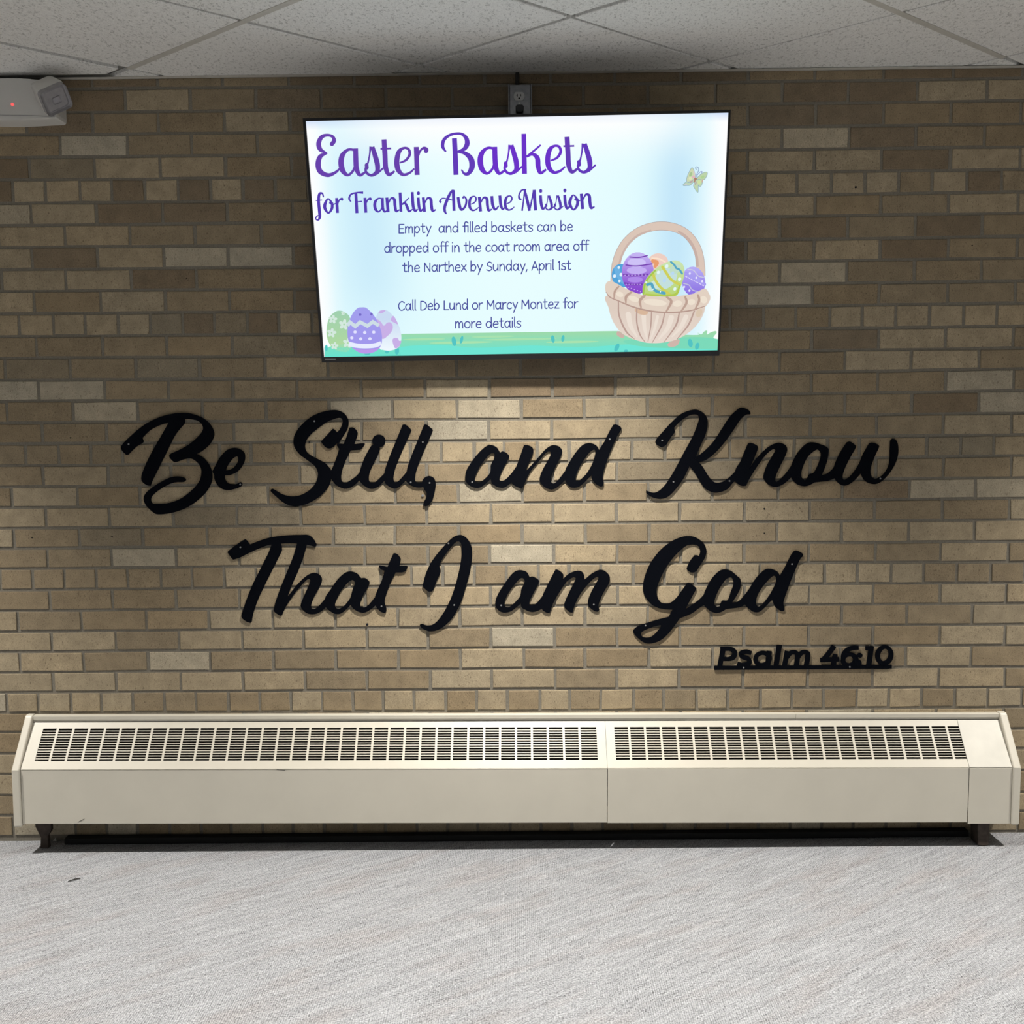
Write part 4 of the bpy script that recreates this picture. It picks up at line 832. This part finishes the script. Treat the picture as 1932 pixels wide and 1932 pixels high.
rl.prism([(0, .4240), (.0212, .4240), (.0220, .4230), (.0220, .4115), (.019, .4105), (.019, .4045), (0, .4045)], 2.4385, 3.089, lambda a, c, d: H(d, a, c))
rl.build('top_rail', M['heater'], ht, .0012)
MB().box(-.012, 3.088, .0008, .003, .115, .404, H).build('back_plate', M['dark'], ht)
fe = MB().box(.03, 3.06, .012, .098, .168, .172, H)
for k in range(101): fe.box(.04 + k * .03, .042 + k * .03, .012, .095, .172, .245, H)
fe.tube([H(.0, .05, .21), H(3.08, .05, .21)], .012, 10)
fe.build('heating_element', M['fin'], ht)
MB().prism([(-.004, .112), (.046, .112), (.046, .062), (.034, .044), (.036, .004), (.008, .004), (.012, .040), (-.004, .075)], .040, .058, lambda a, c, d: Vector((a, -d, c - .004))).build('leg', M['leg'], ht, .002)
MB().prism([(2.994, .102), (3.034, .100), (3.032, .004), (3.016, .000), (2.998, .004)], .050, .104, lambda a, c, d: Vector((a, -d, c))).build('leg', M['leg'], ht, .002)

for pts_ in (((147, 1551), (156, 1546.5), (159, 1545)), ((522, 1451.4), (533, 1453), (538, 1453.2))):
    sp_ = [at(*p_, .1203) for p_ in pts_]; MB().tube(sp_, .0007, 6).build('scuff_mark', M['debris'], ht)
# ------------------------------------------------------------------ odds and ends
kb = MB().box(.075, 3.00, -.030, -.0005, 0, .020);  # black strip added to paint the deep shade below the heater
tag(kb.build('shade_strip', mat('shade_black', (.010, .010, .010), .8)), 'low black strip standing in for deep shade at the wall foot under the heater', kind='structure')
q0, q1 = atz(128, 1663, .003), atz(152, 1657, .003)
tw = MB().tube([q0, (q0 + q1) / 2 + Vector((0, .002, .001)), q1], [.0012, .0022, .0014], 8); tag(tw.build('lint_strand', M['debris']), 'short dark strand lying on the carpet left of the heater foot', 'debris')
q = atz(103, 1583, .006); cr = MB(); cr.add([q + Vector(v) for v in ((-.006, 0, -.006), (.007, .003, -.006), (.006, -.005, -.006), (-.002, .004, .006), (.004, 0, .004))], [(0, 1, 3), (1, 2, 4), (2, 0, 3, 4), (1, 4, 3), (0, 2, 1)])
tag(cr.build('plaster_crumb', M['white']), 'white plaster crumb on the floor beside the left heater leg', 'debris')
for (x, y, lab, c) in ((797.5, 935, 'pale nail head in the bricks beside the comma after Still', 'screw'), (693, 1178, 'nail head in the bricks below the end of That', 'plug')):
    q = at(x, y, 0); tag(MB().disc((q.x, .0015, q.z), .004, .005, 12).build('nail', M[c]), lab, 'nail')
